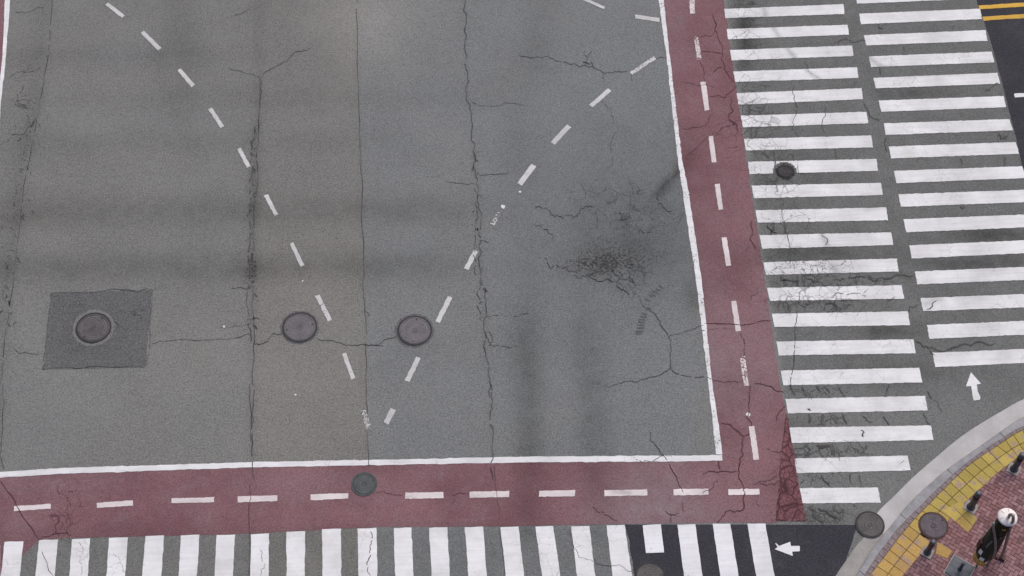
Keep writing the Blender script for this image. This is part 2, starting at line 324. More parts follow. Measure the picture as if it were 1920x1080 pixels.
# ------------------------------------------------------------------ sheets
def bilinear(q, nx, ny):
    a, b, c, d = [np.array(p, float) for p in q]      # TL TR BR BL
    out = []
    for j in range(ny+1):
        t = j/ny
        for i in range(nx+1):
            s = i/nx; out.append((a*(1-s)+b*s)*(1-t) + (d*(1-s)+c*s)*t)
    return out
def gridfaces(nx, ny, base=0): return [(base+j*(nx+1)+i, base+(j+1)*(nx+1)+i, base+(j+1)*(nx+1)+i+1, base+j*(nx+1)+i+1) for j in range(ny) for i in range(nx)]
def mark(name, quad, mat, z=.011, wear=.2, jit=.006, step=.13, skip=None):
    """a painted quad on the road, ragged by a centimetre along its edges"""
    P = [G(*p) for p in quad]
    nx = max(2, int(((P[0]-P[1]).length+(P[3]-P[2]).length)/2/step)); ny = max(2, int(((P[0]-P[3]).length+(P[1]-P[2]).length)/2/step))
    nx, ny = min(nx, 90), min(ny, 60)
    V = np.array(bilinear([tuple(p) for p in P], nx, ny)); V[:, 2] = z
    for j in range(ny+1):
        for i in range(nx+1):
            if i in (0, nx) or j in (0, ny): V[j*(nx+1)+i, :2] += rng.normal(0, jit, 2)*.8
    c = V[:, :2].mean(0); f = gridfaces(nx, ny)
    if skip is not None:
        f = [q for q in f if not skip(V[list(q), :2].mean(0))]
    V[:, :2] -= c
    fd = fields(np.c_[V[:, :2]+c, V[:, 2]], ('stain', 'crackle', 'smear'), wear=wear)
    o = link_mesh(name, V, f, mat, None, fd); o.location = (c[0], c[1], 0); return o
def ribbon_sheet(name, L_, R_, mat, z, n=60, m=3, zl=None, kind='structure', **kw):
    """a sheet between two traced edges"""
    A = resample([tuple(G(u, v, z)) for u, v in L_], n); B = resample([tuple(G(u, v, z)) for u, v in R_], n)
    for E_ in (A, B): E_[:, :2] += np.convolve(rng.normal(0, 1, n*2+8), [.25, .5, .25], 'same')[:2*n].reshape(n, 2)*.018
    V = [A[i]*(1-k/m)+B[i]*k/m for i in range(n) for k in range(m+1)]
    o = link_mesh(name, V, gridfaces(m, n-1), mat, None, fields(V, **kw)); tag(o, kind=kind); return o

# the road: one sheet to the horizon, finely divided where the junction is
def lines(lo, hi, st, far=2200):
    inner = np.arange(lo, hi+st/2, st); g = st; a = []; x = hi
    while x < far: g *= 1.6; x += g; a.append(x)
    b = []; g = st; x = lo
    while x > -far: g *= 1.6; x -= g; b.append(x)
    return np.r_[b[::-1], inner, a]
xs, ys = lines(-17, 18, .11), lines(8, 38, .11)
XX, YY = np.meshgrid(xs, ys); V = np.stack([XX.ravel(), YY.ravel(), np.zeros(XX.size)], 1)
nx, ny = len(xs)-1, len(ys)-1
fc = [(j*(nx+1)+i, j*(nx+1)+i+1, (j+1)*(nx+1)+i+1, (j+1)*(nx+1)+i) for j in range(ny) for i in range(nx)]
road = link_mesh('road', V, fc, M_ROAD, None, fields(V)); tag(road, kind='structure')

# fresh asphalt, upper right and bottom
e = [(1790,-170),(1831,0),(1847,43),(1864,100),(1880,160),(1900,240),(1920,322),(1950,440),(1990,600)]
r_ = [(2600,-240),(2640,0),(2650,43),(2660,100),(2670,160),(2680,240),(2690,322),(2700,420),(2720,560)]
tag(ribbon_sheet('side_road', e, r_, M_DARK, .003, 50, 4), kind='structure')
e = [(1172,983),(1180,1010),(1183,1040),(1190,1080),(1200,1140),(1230,1300)]
r_ = [(1606,985),(1600,1010),(1590,1040),(1575,1080),(1560,1140),(1590,1300)]
tag(ribbon_sheet('repaved_road', e, r_, M_DARK, .003, 40, 6), kind='structure')

# red bicycle lane
L1 = [(1218,-160),(1239,0),(1252,110),(1275,300),(1284,360),(1310,527),(1331,700),(1343,800),(1351,860),(1362,979)]
R1 = [(1335,-160),(1357,0),(1370,90),(1397,280),(1409,360),(1436,540),(1463,720),(1474,780),(1464,880),(1455,979)]
ribbon_sheet('bicycle_lane', L1, R1, M_RED, .004, 110, 10)
T1 = [(-130,905),(0,893),(250,882),(700,868),(1000,866),(1280,864),(1358,862.5)]
B1 = [(-130,1100),(-20,1100),(4,1098),(43,1040),(72,1014),(113,1009),(300,1005),(437,1002),(707,988),(940,987),(1173,982),(1350,980),(1364,979)]
A = resample([tuple(G(u, v, .0042)) for u, v in T1], 120); B = resample([tuple(G(u, v, .0042)) for u, v in B1], 120)
Vv = [A[i]*(1-k/8)+B[i]*k/8 for i in range(120) for k in range(9)]
tag(link_mesh('bicycle_lane', Vv, gridfaces(8, 119), M_RED, None, fields(Vv)), kind='structure')
ribbon_sheet('bicycle_lane', [(-70,-160),(-85,0),(-100,200),(-130,500),(-150,880)], [(28,-160),(13,0),(-3,190),(-30,500),(-70,890)], M_RED, .0038, 40, 6)
ribbon_sheet('bicycle_lane_edge', [(1474,775),(1463,880),(1454,977)], [(1476,776),(1493,880),(1512,977)], M_REDC, .0065, 24, 8)
ribbon_sheet('asphalt_patch', [(95,549),(89,608),(81,692)], [(286,544),(279,616),(273,689)], M_PATCH, .004, 34, 34)

# ------------------------------------------------------------------ painted lines and dashes
def poly_line(name, L_, R_, mat, label, wear, n=120, z=.011):
    A = resample([tuple(G(u, v, z)) for u, v in L_], n); B = resample([tuple(G(u, v, z)) for u, v in R_], n)
    A[:, :2] += rng.normal(0, .006, (n, 2)); B[:, :2] += rng.normal(0, .006, (n, 2))
    V = np.array([A[i]*(1-k/2)+B[i]*k/2 for i in range(n) for k in range(3)])
    o = link_mesh(name, V, gridfaces(2, n-1), mat, None, fields(V, ('stain', 'crackle', 'smear'), wear=wear)); return tag(o, label, 'road marking')
poly_line('edge_line', [(1214,-160),(1235,0),(1250,110),(1271,300),(1280,360),(1305,527),(1326,700),(1336,790),(1343,852)],
          [(1224,-160),(1244.5,0),(1256,105),(1279,300),(1291.5,360),(1316,527),(1335,717),(1348,800),(1354,852)], M_WHITE, 'long worn white line along the inner edge of the right-hand red bicycle lane', .62, 160)
poly_line('edge_line', [(-60,891),(0,885),(120,877),(247,873.5),(480,866),(760,861),(980,856),(1280,854),(1354,853)],
          [(-60,901),(0,895.5),(120,888),(247,884),(480,876),(760,871),(980,867),(1280,865),(1354,863.5)], M_WHITE, 'long white line along the upper edge of the lower red bicycle lane', .28, 160)
poly_line('edge_line', [(24,-160),(9,0),(5,100),(0,150),(-30,500),(-66,880)], [(35,-160),(19,0),(9,130),(2,190),(-20,500),(-56,880)], M_WHITE, 'short stretch of clean white line in the upper left corner', .15, 90)
def Q(ox, oy, *p): return o3(ox, oy, p)
ordn = ['first', 'second', 'third', 'fourth', 'fifth', 'sixth', 'seventh', 'eighth', 'ninth', 'tenth', 'eleventh', 'twelfth', 'thirteenth']

hole_c = np.array(G(1471.5, 322)[:2])
bank = [Q(1280,0,(232,52),(905,24),(910,80),(240,103)), Q(1280,0,(248,165),(928,140),(935,196),(255,222)), Q(1280,0,(267,283),(953,257),(960,316),(275,341)),
  Q(1280,0,(285,403),(980,379),(988,439),(296,462)), Q(1280,0,(303,525),(1005,497),(1015,559),(313,590)), Q(1280,0,(326,652),(1033,630),(1044,694),(338,717)),
  Q(1280,0,(345,782),(1060,763),(1070,830),(355,847)), Q(1280,0,(367,911),(1090,895),(1098,962),(376,980)), Q(1280,0,(388,1045),(1115,1030),(1127,1098),(400,1116)),
  Q(1280,360,(410,104),(1145,88),(1155,160),(423,174)), Q(1280,360,(432,244),(1172,228),(1185,299),(447,320)), Q(1280,360,(453,396),(1205,375),(1215,448),(468,467)),
  Q(1280,360,(475,540),(1232,525),(1245,601),(490,613)), Q(1280,360,(502,686),(1265,672),(1278,750),(515,760)), Q(1280,360,(528,842),(1298,829),(1310,908),(540,920)),
  Q(1280,360,(550,1005),(1330,990),(1348,1072),(565,1088)), Q(1280,720,(578,85),(1363,68),(1378,150),(592,166)), Q(1280,720,(600,246),(1396,234),(1410,316),(614,333)),
  Q(1280,720,(628,420),(1265,403),(1282,487),(642,502)), Q(1280,720,(658,586),(1098,583),(1114,668),(675,672))]
GB = 'zebra stripes in the column beside the red bicycle lane'
wear_b = [.16,.12,.12,.14,.12,.14,.12,.14,.15,.24,.26,.52,.34,.22,.15,.16,.18,.20,.20,.12]
for i, q in enumerate(bank):
    o = mark('crosswalk_stripe', q, M_WHITE, wear=wear_b[i]+.06, skip=(lambda c: np.linalg.norm(c-hole_c) < .36) if i == 7 else None, step=.045 if i == 7 else .08)
    d = i-7
    if d == 0: lb = 'white zebra stripe interrupted by the black round hole, beside the red lane'
    elif d < 0: lb = f'white zebra stripe beside the red lane, {ordn[-d-1]} above the one with the black hole'
    elif i == 19: lb = 'shortest white zebra stripe beside the red lane, lowest of its column near the gutter'
    elif i == 18: lb = 'shortened white zebra stripe, second from the foot of the column beside the red lane'
    elif i >= 14: lb = f'white zebra stripe beside the red lane, {ordn[19-i]} up from the shortest one'
    elif i == 11: lb = 'heavily chipped white zebra stripe beside the red lane, fourth below the black hole'
    else: lb = f'white zebra stripe beside the red lane, {ordn[d-1]} below the one with the black hole'
    tag(o, lb, 'zebra stripe', GB)
bank2 = [Q(1280,0,(970,-36),(1640,-64),(1655,-6),(982,22)), Q(1280,0,(992,78),(1672,50),(1683,108),(1004,137)), Q(1280,0,(1018,199),(1703,170),(1714,230),(1032,257)), Q(1280,0,(1047,319),(1738,291),(1752,352),(1060,378)),
  Q(1280,0,(1073,439),(1770,411),(1785,472),(1086,498)), Q(1280,0,(1102,567),(1805,541),(1820,604),(1117,630)), Q(1280,0,(1130,695),(1838,671),(1858,734),(1143,760)),
  Q(1280,0,(1158,825),(1872,800),(1892,866),(1172,892)), Q(1280,0,(1187,962),(1910,936),(1930,1003),(1202,1031)), Q(1280,360,(1213,14),(1945,-12),(1962,57),(1227,84)),
  Q(1280,360,(1242,154),(1982,126),(2000,197),(1257,228)), Q(1280,360,(1274,301),(2022,268),(2040,340),(1289,375)), Q(1280,360,(1306,449),(2060,416),(2078,489),(1321,521)),
  Q(1280,360,(1337,598),(2100,568),(2117,643),(1352,671)), Q(1280,360,(1372,749),(2138,717),(2157,794),(1388,827)), Q(1280,360,(1405,906),(2176,872),(2196,950),(1420,986))]
wear_c = [.12,.12,.12,.14,.12,.16,.17,.14,.12,.16,.15,.30,.22,.20,.14,.12]
for i, q in enumerate(bank2):
    o = mark('crosswalk_stripe', q, M_WHITE, wear=wear_c[i]+.05, step=.08)
    d = 15-i
    if i == 15: lb = 'white zebra stripe in the right-hand column directly above the small white arrow'
    elif d <= 8: lb = f'white zebra stripe in the right-hand column, {ordn[d]} counting up from the small white arrow'
    elif i == 1: lb = 'white zebra stripe in the right-hand column whose end meets the double yellow line'
    elif i == 0: lb = 'white zebra stripe cut by the top edge, above the yellow lines, right-hand column'
    else: lb = f'white zebra stripe in the right-hand column, {ordn[i-2]} below the one meeting the yellow lines'
    tag(o, lb, 'zebra stripe', 'zebra stripes in the right-hand column by the dark side road')
    
# zebra along the bottom: (top left, top right, y of top) and (left, right) at the lower edge of the photograph
bot = [(-26,.0,1017,-36,0), (9.3,44,1015.5,1.7,37.3), (73.3,109,1012.5,66.7,102.7), (135,169.3,1010.5,130,165), (204.5,240,1008,200,235), (273,307.5,1005,266.7,302.7), (339.5,374,1003.5,335,369.3), (406.3,441,1003,402.3,436.7),
       (471,504.5,1001,469,504), (537,572,997,537.3,571.7), (604,639,992,605,640), (670.5,706,991,672.3,708), (738,771.5,990,741,775.3), (804.5,839,989,809.3,843.3), (871.5,906,988,878.3,912.3), (938.5,972,988,948.3,982.7),
       (1003.5,1037,987,1016.7,1050.7), (1071,1105,987,1081.7,1116), (1137.3,1171,985,1148.3,1185)]
for i, (a, b, y, c_, d_) in enumerate(bot):
    k = 100/(1080-y); tl, tr = (a, y+.7), (b, y-.7); bl, br = (c_+(c_-a)*k, 1180), (d_+(d_-b)*k, 1180)
    if i == 0: tl, tr = (a, y+8), (b, y+6)
    o = mark('crosswalk_stripe', [tl, tr, br, bl], M_WHITE, wear=(.2, .12, .12, .12, .22, .18, .14, .14, .14, .12, .14, .30, .14, .14, .14, .2, .16, .14, .22)[i])
    if i == 0: lb = 'white zebra stripe cut by the left edge of the picture, in the bottom row'
    elif i == 18: lb = 'white zebra stripe of the bottom row, on worn asphalt bordering the dark repaved strip'
    elif i < 10: lb = f'white zebra stripe in the bottom row, {ordn[i]} from the left edge'
    else: lb = f'white zebra stripe in the bottom row, {ordn[18-i]} to the left of the dark repaved strip' if i < 18 else ''
    if 10 <= i < 18: lb = f'white zebra stripe in the bottom row, {ordn[18-i]} leftward from the dark repaved strip'
    tag(o, lb, 'zebra stripe', 'zebra stripes of the bottom row on worn asphalt')
GF = 'fresh zebra stripes on the dark repaved strip'
tag(mark('crosswalk_stripe', [(1205,985),(1239,983.3),(1245,1035.7),(1211,1037.3)], M_FRESH, wear=.02, jit=.004), 'very short bright white stripe ending above the manhole on the dark repaved strip', 'zebra stripe', GF)
for q, lb in (([(1269.7,984.4),(1303.4,982.9),(1331,1180),(1296,1180)], 'bright white zebra stripe on the dark strip just right of the very short one'),
              ([(1335.9,982.5),(1369,982),(1401,1180),(1365,1180)], 'bright white zebra stripe between two others on the dark strip, left of the arrow'),
              ([(1401,982),(1435,982),(1469,1180),(1434,1180)], 'bright white zebra stripe on the dark strip nearest the left-pointing arrow')):
    tag(mark('crosswalk_stripe', q, M_FRESH, wear=.03, jit=.005), lb, 'zebra stripe', GF)

# dashes of the bicycle lanes
dv = [Q(1280,0,(33,-75),(63,-75),(69,77),(42,77)), Q(1280,0,(63,208),(88,205),(107,334),(80,336)), Q(1280,0,(100,463),(130,460),(150,620),(124,625)), Q(1280,0,(145,767),(170,764),(190,913),(164,917)),
      Q(1280,0,(180,1037),(208,1034),(227,1178),(202,1182)), Q(1280,360,(219,258),(248,255),(272,414),(244,417)), Q(1280,360,(272,615),(300,612),(328,782),(298,786)), Q(1280,360,(320,927),(352,923),(372,1090),(345,1092)),
      Q(1280,720,(372,240),(403,237),(430,425),(398,430))]
wv = [.7,.75,.4,.3,.15,.15,.55,.8,.55]
for i, q in enumerate(dv):
    lb = ['worn white dash cut off by the top edge, topmost in the upright red bicycle lane', 'worn white dash in the upright red lane, second from the top edge', 'white dash in the upright red lane, third from the top edge', 'white dash in the upright red lane, fourth from the top edge',
          'clean white dash in the upright red lane, fifth counting up from its lower end', 'clean white dash in the upright red lane, fourth counting up from its lower end', 'chipped white dash in the upright red lane, third counting up from its lower end', 'nearly worn away white dash in the upright red lane, second from its lower end', 'chipped white dash at the lower end of the upright red lane'][i]
    tag(mark('lane_dash', q, M_WHITE_RED, wear=wv[i], z=.012, step=.07), lb, 'road marking', 'white dashes in the upright red bicycle lane')
dh = [Q(0,720,(-190,700),(-10,694),(-10,722),(-190,730)), Q(0,720,(78,687),(285,675),(285,703),(80,716)), Q(0,720,(545,670),(748,655),(748,685),(545,698)), Q(0,720,(965,645),(1205,637),(1205,666),(965,672)), Q(0,720,(1337,633),(1560,627),(1560,660),(1337,666)), Q(0,720,(1748,622),(1960,615),(1960,645),(1748,655)),
      Q(640,720,(360,612),(575,608),(575,643),(360,647)), Q(640,720,(722,606),(945,602),(943,637),(722,641)), Q(640,720,(1112,602),(1315,598),(1313,632),(1112,636)), Q(640,720,(1480,598),(1720,594),(1720,628),(1480,632)), Q(640,720,(1868,592),(2065,590),(2065,625),(1868,627)), Q(1280,720,(257,593),(430,590),(433,623),(258,626))]
wh = [.2,.1,.15,.15,.12,.15,.38,.3,.2,.42,.2,.32]
for i, q in enumerate(dh):
    if i == 0: continue
    lb = f'white dash in the lower red bicycle lane, {ordn[i-1]} from the left edge' if i < 6 else (['white dash at the right end of the lower red bicycle lane, crossed by a crack', 'white dash in the lower red lane, second from its right end', 'scuffed white dash with grey smear in the lower red lane, third from right end'][11-i] if i >= 9 else f'white dash in the lower red bicycle lane, {["first","second","third"][i-6]} to the right of the grey manhole')
    tag(mark('lane_dash', q, M_WHITE_RED, wear=wh[i], z=.012, step=.07), lb, 'road marking', 'white dashes in the lower red bicycle lane')

# turning guide dashes, two curves
gl = [(Q(0,0,(592,28),(610,15),(703,88),(685,102)),.25), (Q(0,0,(790,186),(810,174),(908,270),(890,285)),.25), (Q(0,0,(998,397),(1017,387),(1097,477),(1077,492)),.45), (Q(0,0,(1172,616),(1192,606),(1262,712),(1240,722)),.3), (Q(0,0,(1335,842),(1354,832),(1410,935),(1390,945)),.3),
      (Q(0,360,(1483,20),(1508,12),(1565,127),(1545,135)),.25), (Q(0,360,(1630,292),(1650,284),(1712,413),(1690,420)),.4), (Q(0,360,(1772,585),(1797,577),(1868,720),(1845,730)),.62), (Q(640,360,(3,912),(27,904),(78,1047),(57,1057)),.5), (Q(640,720,(105,150),(136,146),(170,250),(140,256)),.72)]
lbl = ['white dash of the left curve at its top end, nearest the top edge', 'white dash of the left curve, second from the top end, nicked by a crack', 'worn white dash of the left curve, third from its top end', 'white dash of the left curve, fourth from its top end', 'white dash of the left curve touching the ravelled dark joint, fifth from the top',
       'white dash of the left curve just right of the ravelled joint, sixth from the top', 'white dash of the left curve, second above the blue-grey manhole', 'broken worn white dash of the left curve beside the blue-grey manhole', 'speckled white dash of the left curve just below the two round manholes', 'faint almost erased white dash at the lower end of the left curve']
for (q, wr), lb in zip(gl, lbl): tag(mark('guide_dash', q, M_DASH, wear=wr+.06, step=.06), lb, 'road marking', 'guide dashes of the left curve')
gr = [(Q(640,0,(1240,-50),(1262,-62),(1483,40),(1475,52)),.3), (Q(640,0,(1650,82),(1790,103),(1790,125),(1655,105)),.55), (Q(640,0,(1622,408),(1755,318),(1772,332),(1638,422)),.6), (Q(640,0,(1395,590),(1500,497),(1520,512),(1413,605)),.35), (Q(640,0,(1178,800),(1270,700),(1293,716),(1200,816)),.35), (Q(640,0,(990,1030),(1068,923),(1097,938),(1015,1045)),.5),
      (Q(640,360,(835,182),(880,112),(902,122),(858,190)),.88), (Q(640,360,(690,430),(746,325),(770,337),(715,438)),.35), (Q(640,360,(530,727),(600,585),(625,597),(553,738)),.15), (Q(640,360,(355,1062),(422,927),(447,937),(382,1070)),.4), (Q(640,720,(238,215),(278,135),(307,148),(266,228)),.35)]
lbl = ['thin white dash cut by the top edge, left of the nearly level dash', 'nearly level white dash touching the worn edge line at top right', 'worn white dash of the right curve, nearest the white edge line', 'white dash of the right curve, second from the white edge line', 'white dash of the right curve, third from the white edge line', 'chipped white dash of the right curve, fourth from the white edge line',
       'white dash of the right curve almost completely worn away to specks', 'white dash of the right curve crossing the cracked joint', 'cleanest white dash of the right curve, at the upper right of the second manhole', 'white dash of the right curve just below the second round manhole', 'lowest white dash of the right curve, near the white line of the lower red lane']
for (q, wr), lb in zip(gr, lbl): tag(mark('guide_dash', q, M_DASH, wear=wr+.06, step=.06), lb, 'road marking', 'guide dashes of the right curve')

# yellow double line and lane dash on the side road
tag(mark('centre_line', Q(1280,0,(1662,32),(3000,-55),(3000,-30),(1672,53)), M_YELLOW, wear=.12, z=.009), 'upper one of the two yellow centre lines on the dark side road', 'road marking', 'double yellow centre line')
tag(mark('centre_line', Q(1280,0,(1685,95),(3000,10),(3000,35),(1692,117)), M_YELLOW, wear=.12, z=.009), 'lower one of the two yellow centre lines on the dark side road', 'road marking', 'double yellow centre line')
tag(mark('lane_dash', Q(1280,0,(1865,528),(1995,517),(1995,541),(1868,549)), M_FRESH, wear=.05, z=.009), 'white lane dash on the dark side road at the right edge', 'road marking')

def flat_shape(name, outline, mat, z, label, cat, wear=.1):
    P = [G(u, v, z) for u, v in outline]; c = sum(P, Vector())/len(P); c.z = 0
    bm = bmesh.new(); f = bm.faces.new([bm.verts.new(p-c) for p in P]); bmesh.ops.triangulate(bm, faces=[f]); bmesh.ops.recalc_face_normals(bm, faces=bm.faces[:])
    me = bpy.data.meshes.new(name); bm.to_mesh(me); bm.free(); me.materials.append(mat)
    n = len(me.vertices)
    for k, v in (('wear', wear), ('crackle', 0), ('stain', 0), ('smear', 0)):
        a = me.attributes.new(k, 'FLOAT', 'POINT'); a.data.foreach_set('value', np.full(n, v, dtype=np.float32))
    if me.polygons[0].normal.z < 0: me.flip_normals()
    o = bpy.data.objects.new(name, me); C.objects.link(o); o.location = c; return tag(o, label, cat)
flat_shape('direction_arrow', o3(1160,960,[(1562,372),(1590,349),(1566,316),(1572,308),(1604,340),(1716,297),(1722,340),(1805,338),(1812,350),(1810,392),(1735,396),(1742,440)],5.333), M_FRESH, .011, 'small white arrow pointing left on the dark repaved strip', 'road marking', .1)
flat_shape('direction_arrow', [(1820.5,698),(1839.5,719.5),(1831.5,721),(1833,733),(1838.5,745),(1837,749.5),(1826,751),(1824,745),(1821,724),(1811,724.5)], M_WHITE, .011, 'small white arrow pointing up beside the curved kerb gutter', 'road marking', .15)

# ------------------------------------------------------------------ cracks, joints and tyre marks: thin open lines in the paving
def fract(P, amp, depth=4):
    P = [np.array(p, float) for p in P]
    for _ in range(depth):
        out = []
        for a, b in zip(P[:-1], P[1:]):
            d = b-a; n = np.array([-d[1], d[0]]); L_ = np.linalg.norm(d)+1e-9; out += [a, (a+b)/2+n/L_*np.clip(rng.normal(0, amp*L_), -3.2, 3.2)]
        out.append(P[-1]); P = out
        if np.linalg.norm(P[1]-P[0]) < 4: break
    return P
def crack_geo(V, Fc, pts, wd, amp=.08, z=.014, gap=0.0):
    P = fract(pts, amp); Wl = [np.array(G(u, v, z)) for u, v in P]; n = len(Wl); last = None; wv = wd
    for i in range(n):
        t = Wl[min(i+1, n-1)]-Wl[max(i-1, 0)]; t /= (np.linalg.norm(t)+1e-9); nn = np.array([-t[1], t[0], 0])
        wv = .7*wv + .3*wd*rng.uniform(.3, 1.9); ww = wv*(.25 if i in (0, n-1) else 1)
        ww *= 1.3 if P[i][0] > 1340 else 1.0; V += [Wl[i]-nn*ww/2, Wl[i]+nn*ww/2]; k = len(V)
        if last is not None and rng.random() > gap: Fc.append((last-2, last-1, k-1, k-2))
        last = k
def c2(ox, oy, *p): return o3(ox, oy, p)
